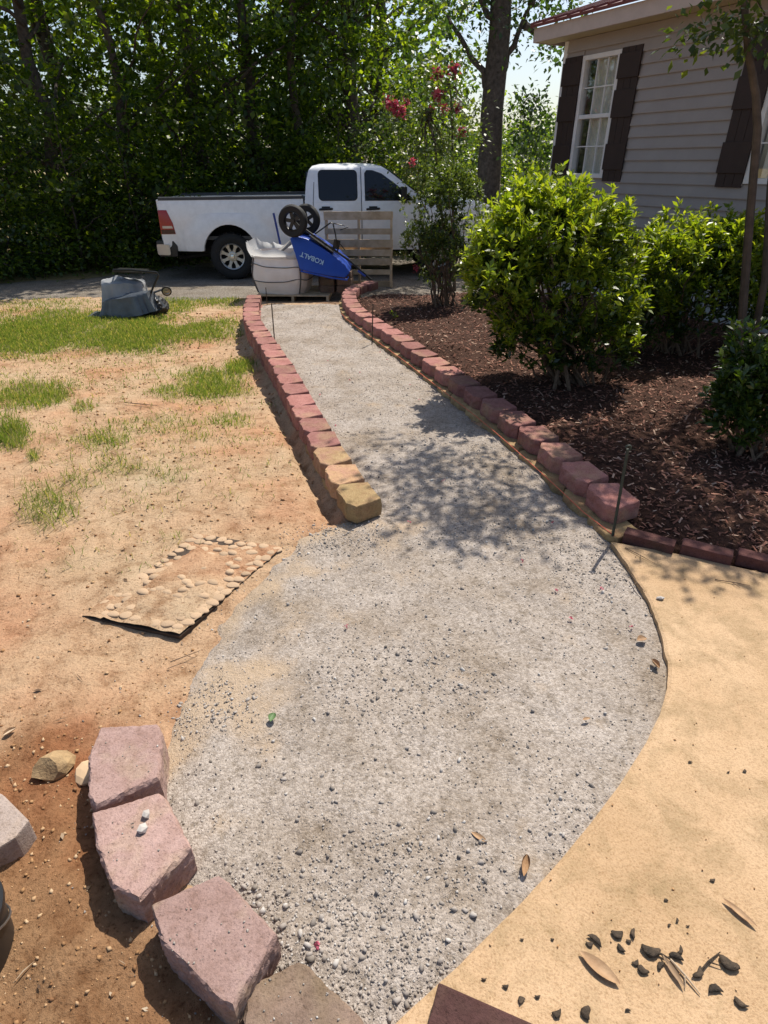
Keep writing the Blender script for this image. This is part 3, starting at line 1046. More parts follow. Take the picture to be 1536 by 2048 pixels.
# stepping stone, rock and bucket at the left edge
st = MB()
outl = [GZ(-40, 1560, 0.09)[:2], GZ(8, 1590, 0.09)[:2], GZ(58, 1640, 0.09)[:2], GZ(30, 1675, 0.09)[:2], GZ(-30, 1712, 0.09)[:2], GZ(-120, 1700, 0.09)[:2], GZ(-120, 1600, 0.09)[:2]]
st.prism(outl, lambda p: (p[0], p[1], -0.01), lambda p: (p[0], p[1], 0.09))
prop(st.build('paving_stone', 'paver', None, False, 0.006, 2), 'flat grey brown paving stone cut off by the left edge', 'stone')
def rock(name, c, d, seed, mat, label, cat, group=None, sub=2, rz=0.0):
    bm = bmesh.new()
    bmesh.ops.create_icosphere(bm, subdivisions=sub, radius=1)
    rr = np.random.default_rng(seed)
    planes = rr.normal(size=(9, 3))
    planes /= np.linalg.norm(planes, axis=1, keepdims=True)
    offs = rr.uniform(0.6, 0.9, 9)
    for v_ in bm.verts:
        p = np.array(v_.co)
        for n_, o_ in zip(planes, offs):
            k = p @ n_ - o_
            if k > 0:
                p = p - n_ * k
        p = p + rr.normal(size=3) * 0.02
        v_.co = Vector((p[0] * d[0], p[1] * d[1], p[2] * d[2]))
    me = bpy.data.meshes.new(name)
    bm.to_mesh(me)
    bm.free()
    o = link(name, me, mat)
    o.location = c
    o.rotation_euler = (0, 0, rz)
    return prop(o, label, cat, group)
p = GZ(105, 1530, 0.03)
rock('rock', (p[0], p[1], 0.022), (0.068, 0.055, 0.045), 5, 'rock', 'angular tan rock beside the farthest pink block of the near curve', 'rock', rz=.4)
p = GZ(160, 1540, 0.02)
rock('rock', (p[0] + .02, p[1], 0.012), (0.035, 0.05, 0.03), 9, 'clod', 'orange clay lump wedged against the farthest near block', 'rock')
t2 = NEAR[1].location
for (px, py, r_, sd, lab) in [((293), 1630, 0.014, 3, 'pale pebble on the pink block, farther of two'), ((285), 1659, 0.016, 4, 'pale pebble on the pink block, nearer of two')]:
    p = GZ(px, py, 0.125)
    rock('pebble', (p[0], p[1], 0.128), (r_, r_ * 1.1, r_ * .8), sd, 'stone', lab, 'pebble', 'pebbles on the pink block', 1)
# black rubber bucket at the edge
bk = empty('bucket', tuple(GZ(-75, 1920)[:2]) + (-0.05,))
prop(bk, 'black bucket, only its rounded side in view at the left edge', 'bucket')
mb = MB()
mb.lathe([(0.0, 0.004), (0.105, 0.004), (0.112, 0.0), (0.128, 0.20), (0.136, 0.205), (0.136, 0.22), (0.122, 0.22), (0.104, 0.012), (0.0, 0.012)], n=40)
mb.build('shell', 'dark', bk, True)
mb = MB()
mb.tube([(0.132 * math.cos(a), 0.132 * math.sin(a) * 0.9 - 0.0, 0.19 + 0.0 - 0.10 * math.sin(a)) for a in np.linspace(0, math.pi, 16)], 0.003, 6)
mb.build('handle', 'steel', bk, True)

# ================================================================== STEPPING MAT
MP = [np.array(GZ(x, y, 0.015)[:2]) for x, y in [(165, 1230), (360, 1270), (565, 1094), (395, 1066)]]
def bil(u, v_):
    return (MP[0] * (1 - u) * (1 - v_) + MP[1] * u * (1 - v_) + MP[2] * u * v_ + MP[3] * (1 - u) * v_)
mat_o = empty('stepping_mat', (float(np.mean([p[0] for p in MP])), float(np.mean([p[1] for p in MP])), 0.0))
prop(mat_o, 'pebble patterned stepping mat half buried in orange clay', 'mat')
mo = np.array([mat_o.location.x, mat_o.location.y])
mb = MB()
nu, nv_ = 26, 30
vs = []
for i in range(nu + 1):
    for j in range(nv_ + 1):
        u_, v_ = i / nu, j / nv_
        p = bil(u_, v_) - mo
        edge = min(u_, 1 - u_, v_, 1 - v_)
        z = 0.012 + 0.010 * float(sstep(0.05, 0.3, edge)) + 0.018 * float(fbm(np.array(p[0]), np.array(p[1]), 9, 4)) + (0.014 * (1 - v_) if u_ > .2 else 0)
        vs.append((p[0], p[1], z))
I = lambda i, j: i * (nv_ + 1) + j
fs = [(I(i, j), I(i + 1, j), I(i + 1, j + 1), I(i, j + 1)) for i in range(nu) for j in range(nv_)]
mb.add(vs, fs)
MT['matclay'] = pmat('clay crusted mat', [(0.3, (0.36, 0.22, 0.115)), (0.6, (0.48, 0.32, 0.18))], 14, 0.95, 0.6, 90, 0.008, rnd=False, spec=0.1)
mb.build('clay_crust', 'clay', mat_o, True)
bd = [bil(u_, 0) for u_ in np.linspace(0, 1, 14)] + [bil(1, v_) for v_ in np.linspace(0, 1, 18)[1:]] + [bil(u_, 1) for u_ in np.linspace(1, 0, 14)[1:]] + [bil(0, v_) for v_ in np.linspace(1, 0, 18)[1:-1]]
mb = MB()
mb.prism([p - mo for p in bd], lambda p: (p[0], p[1], -0.01), lambda p: (p[0] * 1.008, p[1] * 1.008, 0.010))
MT['matrubber'] = pmat('dark mat rubber', [(0.3, (0.03, 0.022, 0.016)), (0.7, (0.08, 0.055, 0.038))], 20, 0.9, 0.3, 90)
mb.build('base', 'matrubber', mat_o)
MT['matstone'] = pmat('mat pebble', [(0.3, (0.38, 0.26, 0.165)), (0.7, (0.48, 0.345, 0.225))], 18, 0.9, 0.4, 120, 0.004, objvar=0.12, spec=0.2)
def cobble(seed):
    rr = random.Random(seed)
    n = 14
    vs = []
    ang = [2 * math.pi * k / n for k in range(n)]
    ph = rr.random() * 6
    rad = [1 + 0.10 * math.sin(2 * a + ph) + 0.06 * math.sin(3 * a + 2 * ph) for a in ang]
    for (k, z) in ((1.0, 0.0), (0.97, 0.6), (0.84, 1.0)):
        vs += [(k * r_ * math.cos(a), k * r_ * math.sin(a), z) for a, r_ in zip(ang, rad)]
    vs.append((0, 0, 1.08))
    fs = []
    for q in range(2):
        for i in range(n):
            j = (i + 1) % n
            fs.append((q * n + i, q * n + j, (q + 1) * n + j, (q + 1) * n + i))
    fs += [(2 * n + i, 2 * n + (i + 1) % n, 3 * n) for i in range(n)]
    me = bpy.data.meshes.new('cobble')
    me.from_pydata(vs, [], fs)
    for p_ in me.polygons:
        p_.use_smooth = True
    me.materials.append(MT['matstone'])
    return me
CM = [cobble(s_) for s_ in range(5)]
spots = []
for row in range(3):
    ins = 0.045 + row * 0.075
    for k in range(9 - row):
        spots.append(((k + 0.5 + 0.3 * (row % 2)) / (9 - row + .3), ins * 1.1, row))       # near edge
    for k in range(15 - row):
        v_ = (k + 0.5) / (15 - row)
        if row < 2 or v_ < 0.3:
            spots.append((1 - ins, v_, row))                            # right edge
        if row < 2 or v_ < 0.25 or v_ > .75:
            spots.append((ins * 1.1, v_, row))                          # left edge
    for k in range(8 - row):
        if row < 2:
            spots.append(((k + 0.5 + .2 * row) / (8 - row), 1 - ins * .8, row))
for k in range(110):
    spots.append((random.uniform(.16, .84), random.uniform(.14, .88), 6))
done = []
for (u_, v_, row) in spots:
    u_ += random.gauss(0, .008)
    v_ += random.gauss(0, .008)
    p = bil(u_, v_) - mo
    if any(np.hypot(*(p - q)) < 0.036 for q in done):
        continue
    done.append(p)
    o = bpy.data.objects.new('cobble', random.choice(CM))
    o.parent = mat_o
    k = random.uniform(0.8, 1.15)
    o.location = (p[0], p[1], 0.010 + (0.010 * (1 - v_) if u_ > .2 else 0))
    o.scale = (0.027 * k, 0.021 * k, (0.0075 + random.uniform(-.002, .002) - 0.0008 * row) if row < 5 else 0.0165 + random.uniform(-.004, .002))
    o.rotation_euler = (0, 0, math.atan2(*(MP[1] - MP[0])[::-1]) + random.gauss(0, .25))
    COL.objects.link(o)

# ================================================================== STAKES AND STRING
def stake(px0, px1, z0, rad, mat, label, hook=False):
    bt = GZ(px0[0], px0[1], z0)
    d = ray(*px1)
    t = bt[1] / d[1]
    tp = Vector((d[0] * t, bt[1], CAM_H + d[2] * t))
    r_ = empty('stake', (bt[0], bt[1], z0))
    prop(r_, label, 'stake', 'metal stakes along the path')
    mb = MB()
    o_ = Vector(bt)
    n = 14
    pts = [(Vector((0, 0, -0.08))).lerp(tp - o_, q / n) for q in range(n + 1)]
    mb.tube(pts, [rad * (1.08 if q % 2 else 1.0) for q in range(n + 1)], 8)
    mb.build('shaft', mat, r_, True)
    if hook:
        mb = MB()
        e = tp - o_
        mb.tube([e + Vector((0.012 * math.sin(a) - .0, 0, 0.006 - 0.012 * math.cos(a))) for a in np.linspace(0, 4.6, 10)], rad * 0.8, 6)
        mb.build('hook', mat, r_, True)
    return bt, tp
stake((549, 681), (543, 607), 0.02, 0.006, 'rust', 'thin rusty stake in the gravel beside the left path border')
stake((533.5, 602), (531.5, 575), 0.02, 0.006, 'rust', 'short dark stake by the foot of the bulk bag')
stake((743.5, 686), (746, 608), 0.03, 0.006, 'rust', 'thin dark stake against the right path border')
s4b, s4t = stake((1224, 1086), (1256, 898), 0.0, 0.0075, 'green_stake', 'dark green stake at the near end of the right path border', True)
sp = [Vector((RB[i][0], RB[i][1], 0)) for i in range(nR - 7, -1, -1)]
pts = []
for i in range(nR - 7, -1, -1):
    t = wall_frame(RB, i)
    out = np.array([-t[1], t[0]])
    q = RB[i] + out * 0.155
    pts.append(Vector((q[0], q[1], 0.055)))
pts.append(Vector((s4b[0] - 0.0, s4b[1] - 0.008, 0.05)))
mb = MB()
mb.tube(pts, 0.0026, 5)
prop(mb.build('string_line', 'string', None, True), 'taut orange string line along the foot of the right path border', 'string')

# ================================================================== LOOSE STUFF ON THE GROUND
OCT_V = [(1, 0, 0), (-1, 0, 0), (0, 1, 0), (0, -1, 0), (0, 0, 1), (0, 0, -1)]
OCT_F = [(0, 2, 4), (2, 1, 4), (1, 3, 4), (3, 0, 4), (2, 0, 5), (1, 2, 5), (3, 1, 5), (0, 3, 5)]
_bm = bmesh.new()
bmesh.ops.create_icosphere(_bm, subdivisions=1, radius=1)
_r = np.random.default_rng(3)
ICO_V = np.array([v_.co[:] for v_ in _bm.verts])
_bm.verts.ensure_lookup_table()
ICO_F = [[v_.index for v_ in f.verts] for f in _bm.faces]
_bm.free()
ICO_V = ICO_V * (1 + 0.22 * _r.normal(size=(len(ICO_V), 1)))

def path_samples(n, ylo, yhi, spread=0.0):
    out = []
    tot = 0
    while tot < n:
        x = rng.uniform(-2.1, 1.7, n)
        y = ylo + (yhi - ylo) * rng.random(n) ** 1.8
        d = sdist(PATH_POLY, x, y)
        ok = (d > 0.02) | (rng.random(n) < 0.55 * np.exp(np.minimum(d, 0) / max(spread, 1e-3)))
        ok &= (sdist(PATIO_POLY, x, y) < -0.005) & (sdist(BED_POLY, x, y) < -0.12)
        lw = (x < xl(y) + 0.1) & (y > 2.85)
        ok &= ~lw
        out.append(np.stack([x[ok], y[ok]], 1))
        tot += ok.sum()
    return np.concatenate(out)[:n]

def ztop(x, y):
    return np.maximum(path_z(x, y), ground_z(x, y))
# sparse larger stones, gathered where the photo shows loose gravel
def loose(x, y):
    u, v_ = topix(np.stack([x, y, np.zeros_like(x)], -1))
    k = 0.18 + 0 * u
    for (cx, cy, rx, ry, a) in [(640, 1900, 330, 190, 1.0), (780, 1760, 300, 110, .7), (420, 1420, 110, 70, .9), (640, 1080, 160, 50, .8), (1000, 1080, 200, 60, .5), (800, 1380, 240, 120, .55), (1200, 1140, 120, 120, .6), (1150, 1680, 90, 140, .5), (950, 950, 180, 90, .4), (1060, 900, 60, 60, .7)]:
        k = np.maximum(k, a * (1 - sstep(0.5, 1.2, np.hypot((u - cx) / rx, (v_ - cy) / ry))))
    return k
P = path_samples(48000, 0.2, 8.8, 0.10)
kk = loose(P[:, 0], P[:, 1])
P = P[rng.random(len(P)) < kk]
n = len(P)
size = 0.0018 + 0.0030 * rng.random(n) ** 2.2
size *= 1 + 0.25 * (P[:, 1] / 4)
pos = np.stack([P[:, 0], P[:, 1], ztop(P[:, 0], P[:, 1]) + size * 0.25], 1)
V1, F1 = inst(OCT_V, OCT_F, pos, rand_rot(n), np.stack([size * 1.25, size, size * 0.75], 1))
P = path_samples(9000, 0.2, 5.5, 0.05)
kk = loose(P[:, 0], P[:, 1]) - 0.1
P = P[rng.random(len(P)) < kk]
n = len(P)
size = 0.0036 + 0.0065 * rng.random(n) ** 4
pos = np.stack([P[:, 0], P[:, 1], ztop(P[:, 0], P[:, 1]) + size * 0.2], 1)
V2, F2 = inst(ICO_V, ICO_F, pos, rand_rot(n), np.stack([size * 1.25, size, size * 0.7], 1))
gp = []
for o_, (xx_, num) in zip(NEAR, ((0, 8), (0, 16), (0, 26), (0, 30))):
    for _ in range(num):
        r1, r2 = random.uniform(-.10, .10), random.uniform(-.07, .07)
        ca_, sa_ = math.cos(o_.rotation_euler.z), math.sin(o_.rotation_euler.z)
        gp.append((o_.location.x + r1 * ca_ - r2 * sa_, o_.location.y + r1 * sa_ + r2 * ca_, o_.location.z + .176))
gp = np.array(gp)
gs = rng.uniform(.0014, .0042, len(gp))
V3, F3 = inst(OCT_V, OCT_F, gp, rand_rot(len(gp)), np.stack([gs * 1.2, gs, gs * .8], 1))
F1 = np.concatenate([F1, F3 + len(V1)])
V1 = np.concatenate([V1, V3])
me = np_mesh('loose', np.concatenate([V1, V2]), np.concatenate([F1, F2 + len(V1)]))
prop(link('loose_gravel', me, 'stone'), 'loose pale gravel stones scattered over the path', 'gravel', kind='stuff')

# clay crumbs and dry litter on the yard
def yard_samples(n, x0, x1, y0, y1, pw=1.6):
    x = rng.uniform(x0, x1, n)
    y = y0 + (y1 - y0) * rng.random(n) ** pw
    d = sdist(PATH_POLY, x, y)
    ok = (d < -0.02) & (x < np.where(y > 2.85, xl(y) - 0.12, 0.0)) & (sdist(DRIVE_POLY, x, y) < 0)
    return x[ok], y[ok]
x, y = yard_samples(30000, -5.5, 0.0, 0.3, 9.0)
u, v_ = topix(np.stack([x, y, ground_z(x, y)], -1))
kk = np.where((v_ > 1420) & (u < 420), 1.0, 0.35)
keep = rng.random(len(x)) < kk
x, y = x[keep], y[keep]
n = len(x)
size = (0.0022 + 0.0055 * rng.random(n) ** 3) * (1 + 0.2 * y)
pos = np.stack([x, y, ground_z(x, y) + size * .2], 1)
V1, F1 = inst(OCT_V, OCT_F, pos, rand_rot(n), np.stack([size * 1.2, size, size * .7], 1))
prop(link('clay_crumbs', np_mesh('crumbs', V1, F1), 'clod'), 'crumbs of orange clay strewn over the bare yard', 'soil', kind='stuff')
x, y = yard_samples(9000, -5.5, 0.0, 0.6, 8.5, 1.3)
u, v_ = topix(np.stack([x, y, ground_z(x, y)], -1))
kk = 0.18 + 0.5 * (1 - sstep(.5, 1.2, np.hypot((u - 250) / 260, (v_ - 960) / 200))) + 0.12 * (1 - sstep(.4, 1.2, np.hypot((u - 80) / 160, (v_ - 1700) / 300)))
keep = rng.random(len(x)) < kk
x, y = x[keep], y[keep]
n = len(x)
L = (0.012 + 0.05 * rng.random(n) ** 2)
wd = np.where(rng.random(n) < 0.55, 0.12, 0.7)
R_ = rand_rot(n, 0.22)
pos = np.stack([x, y, ground_z(x, y) + 0.004], 1)
L = np.where(wd > .5, .012 + (L - .012) * .45, L)
V1, F1 = inst(LEAF_V, LEAF_F, pos, R_, np.stack([L, L * wd, L], 1))
prop(link('dry_litter', np_mesh('litter', V1, F1), 'straw'), 'dry leaf scraps and stems lying on the bare yard', 'litter', kind='stuff')

# grass
x, y = yard_samples(900000, -7.5, 0.0, 1.6, 10.4, 1.0)
P3 = np.stack([x, y, ground_z(x, y)], 1)
gd, gh = grass_density(P3)
dist_keep = np.clip(1.25 - y / 14, 0.4, 1)
keep = rng.random(len(x)) < (gd ** 1.5 * 0.85 + 0.012 * (gd > 0.02)) * dist_keep
P3, gh = P3[keep], gh[keep]
n = len(P3)
hh = gh * (0.25 + 0.95 * rng.random(n) ** 1.6)
az = rng.random(n) * 2 * np.pi
lean = rng.uniform(0.15, 0.95, n)
tip = P3 + np.stack([np.cos(az) * lean * hh, np.sin(az) * lean * hh, hh], 1)
mid = P3 * 0.5 + tip * 0.5 + np.array([0, 0, 1]) * (hh * 0.14)[:, None]
wdt = (0.0009 + 0.00042 * P3[:, 1])[:, None] * rng.uniform(.6, 1.3, n)[:, None]
sv = np.stack([-np.sin(az), np.cos(az), np.zeros(n)], 1)
sv = sv * 0.5 + np.array([0.6, 0, 0])
V_ = np.stack([P3 - sv * wdt, P3 + sv * wdt, mid + sv * wdt * .75, mid - sv * wdt * .75, tip], 1).reshape(-1, 3)
o_ = (np.arange(n) * 5)[:, None]
F_ = np.concatenate([np.array([[0, 1, 2]]) + o_, np.array([[0, 2, 3]]) + o_, np.array([[3, 2, 4]]) + o_])
prop(link('grass', np_mesh('grass', V_, F_), 'grass'), 'patchy green grass growing through the bare clay yard', 'grass', kind='stuff')

# mulch chips
n = 60000
x = rng.uniform(-0.6, 6.0, n)
y = 2.2 + 7.6 * rng.random(n) ** 1.3
d = sdist(BED_POLY, x, y)
keep = (d > 0.05) & (rng.random(n) < np.where(y < 5, 1, .7))
x, y = x[keep], y[keep]
n = len(x)
L = 0.010 + 0.026 * rng.random(n) ** 2
R_ = rand_rot(n, 0.38)
pos = np.stack([x, y, bed_z(x, y) + 0.006 + 0.008 * rng.random(n)], 1)
CH_V = [(-.5, -.2, 0), (.4, -.26, 0.02), (.55, .15, 0), (-.42, .24, .03), (0, 0, .12)]
CH_F = [(0, 1, 4), (1, 2, 4), (2, 3, 4), (3, 0, 4)]
V1, F1 = inst(CH_V, CH_F, pos, R_, np.stack([L * 1.3, L * .8, L], 1))
prop(link('mulch_chips', np_mesh('chips', V1, F1), 'chip'), 'reddish brown bark mulch chips covering the planting bed', 'mulch', kind='stuff')

x = rng.uniform(-.1, 2.6, 5000)
y = .2 + 2.6 * rng.random(5000)
dq = sdist(PATIO_POLY, x, y)
u, v_ = topix(np.stack([x, y, np.zeros_like(x)], -1))
kk = .16 + .8 * np.exp(-np.abs(dq) / .03) + .5 * (1 - sstep(.4, 1.2, np.hypot((u - 1280) / 260, (v_ - 1920) / 120)))
keep = (dq > .015) & (rng.random(5000) < kk)
x, y = x[keep], y[keep]
n = len(x)
size = .0009 + .003 * rng.random(n) ** 4
V1, F1 = inst(OCT_V, OCT_F, np.stack([x, y, .043 + size * .4], 1), rand_rot(n), np.stack([size * 1.5, size, size * .7], 1))
prop(link('patio_grit', np_mesh('patio_grit', V1, F1), 'clod'), 'fine brown grit and crumbs strewn over the tan patio', 'grit', kind='stuff')

# ---- single fallen things
def curled_leaf(name, px, py, L, Wd, curl, rz, mat, label, z=0.0, cat='leaf', group='fallen leaves on patio and gravel'):
    p = GZ(px, py, z)
    mb = MB()
    nu, nw = 9, 5
    vs = []
    for i in range(nu):
        t = i / (nu - 1)
        ww = Wd * (math.sin(math.pi * min(1, t * 0.98 + .01)) ** 0.75) / 2 + 0.0005
        for j in range(nw):
            s_ = (j / (nw - 1) - .5) * 2
            vs.append(((t - .5) * L, s_ * ww * math.cos(curl * s_ * s_ * .8), 0.003 + curl * ww * s_ * s_ + curl * 0.10 * L * (2 * t - 1) ** 2))
    fs = [(i * nw + j, (i + 1) * nw + j, (i + 1) * nw + j + 1, i * nw + j + 1) for i in range(nu - 1) for j in range(nw - 1)]
    mb.add(vs, fs)
    o = mb.build(name, mat, None, True)
    o.location = (p[0], p[1], z + 0.002)
    o.rotation_euler = (0, 0, math.radians(rz))
    return prop(o, label, cat, group)
PT = 0.044
PZ = 0.03
curled_leaf('fallen_leaf', 1050, 1735, .062, .034, 1.1, 70, 'dryleaf', 'curled brown leaf on the gravel against the patio edge', PZ)
curled_leaf('fallen_leaf', 958, 1677, .05, .017, .5, -35, 'dryleaf', 'small reddish brown leaf on the gravel left of the patio edge', PZ)
curled_leaf('fallen_leaf', 1310, 1331, .05, .03, 1.0, 100, 'dryleaf', 'curled brown leaf at the widest bulge of the gravel', PZ)
curled_leaf('fallen_leaf', 1283, 1281, .045, .035, .6, 20, 'dryleaf', 'pale crumpled leaf on the gravel near the patio edge', PZ)
curled_leaf('fallen_leaf', 545, 1437, .038, .03, .6, 80, 'greenleaf', 'single green leaf lying on the gravel', PZ)
curled_leaf('fallen_leaf', 1198, 1938, .10, .032, .35, -42, 'dryleaf', 'long tan leaf among dark pods on the patio', PT)
curled_leaf('fallen_leaf', 1478, 1828, .085, .017, .4, -52, 'dryleaf', 'narrow dry leaf on the patio near the right edge', PT)
curled_leaf('fallen_leaf', 1345, 1945, .07, .014, .5, -70, 'straw', 'pale straw coloured leaf scrap among the patio pods', PT)
curled_leaf('fallen_leaf', 20, 1467, .042, .026, .8, 50, 'straw', 'pale dry leaf on the clay at the left edge', .01)
curled_leaf('fallen_leaf', 300, 1487, .055, .012, .4, -5, 'dryleaf', 'thin dry leaf tucked behind the farthest near block', .05)
curled_leaf('fallen_leaf', 1172, 1440, .03, .012, .5, 15, 'dryleaf', 'tiny brown leaf scrap midway on the gravel', PZ)
curled_leaf('fallen_leaf', 130, 1895, .09, .022, .5, 40, 'dryleaf', 'large dry leaf in the dug soil at lower left', -.03)
p = GZ(1320, 1198, .044)
rock('pebble', (p[0], p[1], .05), (.022, .013, .008), 21, 'stone', 'flat pale pebble on the patio below the edging bricks', 'pebble', None, 1)
# dark seed pods and twigs on the patio
pods = [(1192, 1880, .036, -50), (1236, 1872, .030, 5), (1240, 1898, .022, -60), (1264, 1868, .026, 70), (1180, 1890, .018, 0), (1302, 1908, .045, -10), (1352, 1912, .034, -20), (1285, 1943, .026, -40), (1272, 1928, .018, 20), (1320, 1930, .024, 30), (1362, 1903, .022, 50), (1258, 1884, .014, 0), (1428, 1977, .032, 0), (1398, 1950, .034, 35), (1456, 1933, .045, -35), (1380, 1524, .014, 0), (1457, 1545, .012, 20), (1490, 1543, .014, 40), (1338, 1850, .010, 30), (1355, 1842, .013, 60), (1376, 1853, .010, 0), (1332, 1800, .012, 0), (1426, 1762, .016, 10), (968, 1960, .012, 0), (1042, 2000, .02, 30), (1012, 1975, .016, 10), (1075, 1995, .014, 0), (1170, 2025, .03, 60), (1115, 2030, .024, 20), (1480, 2010, .03, -40), (1255, 2020, .014, 0), (1105, 1880, .009, 0), (1044, 1880, .010, 0)]
for q, (px, py, L, rz) in enumerate(pods):
    p = GZ(px, py, PT)
    bm = bmesh.new()
    bmesh.ops.create_icosphere(bm, subdivisions=2, radius=.5)
    rr = np.random.default_rng(100 + q)
    for v_ in bm.verts:
        x_ = v_.co.x * 2
        wy = .34 + .3 * ((q * 37) % 10) / 10
        bend = (.25 if q % 3 else -.2) * L * x_ * x_
        v_.co = Vector((v_.co.x * L, v_.co.y * L * wy * (1.1 - .22 * x_) + bend, v_.co.z * L * (.22 + .1 * (q % 4) / 3))) * (1 + .11 * rr.normal())
    me = bpy.data.meshes.new('seed_pod')
    bm.to_mesh(me)
    bm.free()
    o = link('seed_pod', me, 'pod', None, True)
    o.location = (p[0], p[1], PT + L * .14)
    o.rotation_euler = (0, 0, math.radians(rz))
    own = {0: 'dark curved pod just above the long tan leaf on the patio', 3: 'upright dark pod at the top of the patio pod scatter', 5: 'largest dark pod at the middle of the patio pod scatter', 12: 'dark pod below the leaning twig at the right of the scatter', 14: 'long dark pod at the right end of the patio scatter', 15: 'lone dark speck of a pod high on the patio', 27: 'dark pod right of the dark brick at the bottom edge', 29: 'dark pod in the bottom right corner of the patio'}
    prop(o, own.get(q, 'small dark dried seed pod scrap lying loose on the tan patio'), 'seed pod', 'dark seed pods on the patio')
def twig(px0, px1, z, r_, label, mat='twig'):
    a, c_ = Vector(GZ(px0[0], px0[1], z)), Vector(GZ(px1[0], px1[1], z))
    mid = (a + c_) / 2 + Vector((random.uniform(-.006, .006), random.uniform(-.006, .006), .006))
    mb = MB()
    mb.tube([a + Vector((0, 0, r_)), mid, c_ + Vector((0, 0, r_))], [r_, r_ * .9, r_ * .4], 6)
    d = c_ - a
    mb.tube([mid, mid + Vector((d.y, -d.x, 0)) * .25 + d * .2], [r_ * .7, r_ * .3], 5)
    prop(mb.build('twig', mat, None, True), label, 'twig', 'fallen twigs')
twig((1430, 1160), (1500, 1172), PT, .0022, 'forked reddish twig on the patio below the bricks')
twig((1250, 1096), (1310, 1128), PT, .0022, 'dark twig on the patio beside the stake')
twig((1340, 1920), (1400, 1990), PT, .003, 'pale split twig between the dark pods', 'straw')
twig((1290, 1905), (1350, 1925), PT, .003, 'dark knobbly twig crossing the pods on the patio', 'pod')
twig((1392, 1955), (1440, 1905), PT, .003, 'dark twig leaning over the round black pod', 'pod')
twig((1262, 1150), (1290, 1185), .04, .003, 'straight dry stick in the joint between gravel and patio')
twig((340, 1325), (400, 1302), .0, .002, 'thin brown twig below the stepping mat')
twig((250, 806), (315, 812), -.05, .004, 'reddish stick on bare clay between the grass patches')
# fallen pink petals
for (px, py) in [(692, 1254), (1143, 1237), (1263, 1255), (1113, 1182), (1203, 1178), (634, 1893), (1044, 1122), (818, 1044), (672, 852), (690, 915), (640, 790), (655, 722), (775, 720), (720, 745), (760, 705), (700, 760), (838, 800), (820, 770), (1105, 1045), (886, 962)]:
    p = GZ(px, py, PZ)
    Vp, Fp = leaves(np.tile([0, 0, .004], (7, 1)) + rng.normal(size=(7, 3)) * .0025, sphere_pts(7) * np.array([1, 1, .4]) + np.array([0, 0, .3]), rng.uniform(.006, .011, 7), 1.6)
    o = link('petal_cluster', np_mesh('petal_cluster', Vp, Fp), 'pink')
    o.location = (p[0], p[1], PZ)
    prop(o, 'tiny crumpled pink blossom fallen on the gravel path', 'blossom', 'pink blossoms fallen on the path')

# ================================================================== VEHICLES
def sheet2d(poly, cuts_z=(), cuts_x=()):
    """flat polygon in (a, z), cut along lines so it can be bent"""
    bm = bmesh.new()
    bm.faces.new([bm.verts.new((p[0], 0, p[1])) for p in poly])
    for z in cuts_z:
        bmesh.ops.bisect_plane(bm, geom=bm.verts[:] + bm.edges[:] + bm.faces[:], plane_co=(0, 0, z), plane_no=(0, 0, 1))
    for x in cuts_x:
        bmesh.ops.bisect_plane(bm, geom=bm.verts[:] + bm.edges[:] + bm.faces[:], plane_co=(x, 0, 0), plane_no=(1, 0, 0))
    bm.verts.index_update()
    vs = [(v_.co.x, v_.co.z) for v_ in bm.verts]
    fs = [[v_.index for v_ in f.verts] for f in bm.faces]
    be = [(e.verts[0].index, e.verts[1].index) for e in bm.edges if e.is_boundary]
    bm.free()
    return vs, fs, be

def between(mb, poly, fa, fb, cz=(), cx=()):
    """solid between two bent copies of a polygon; fa and fb give y for (a, z)"""
    vs, fs, be = sheet2d(poly, cz, cx)
    n = len(vs)
    V_ = [(a, fa(a, z), z) for a, z in vs] + [(a, fb(a, z), z) for a, z in vs]
    F_ = [tuple(f) for f in fs] + [tuple(i + n for i in f[::-1]) for f in fs] + [(i, j, j + n, i + n) for i, j in be]
    return mb.add(V_, F_)

def rrect(a0, z0, a1, z1, r_, n=5, skew=0.0):
    out = []
    for (cx, cz, st_) in ((a1 - r_, z1 - r_, 0), (a0 + r_, z1 - r_, 90), (a0 + r_, z0 + r_, 180), (a1 - r_, z0 + r_, 270)):
        for k in range(n + 1):
            t = math.radians(st_ + 90 * k / n)
            out.append((cx + r_ * math.cos(t) + skew * (cz + r_ * math.sin(t) - z0), cz + r_ * math.sin(t)))
    return out

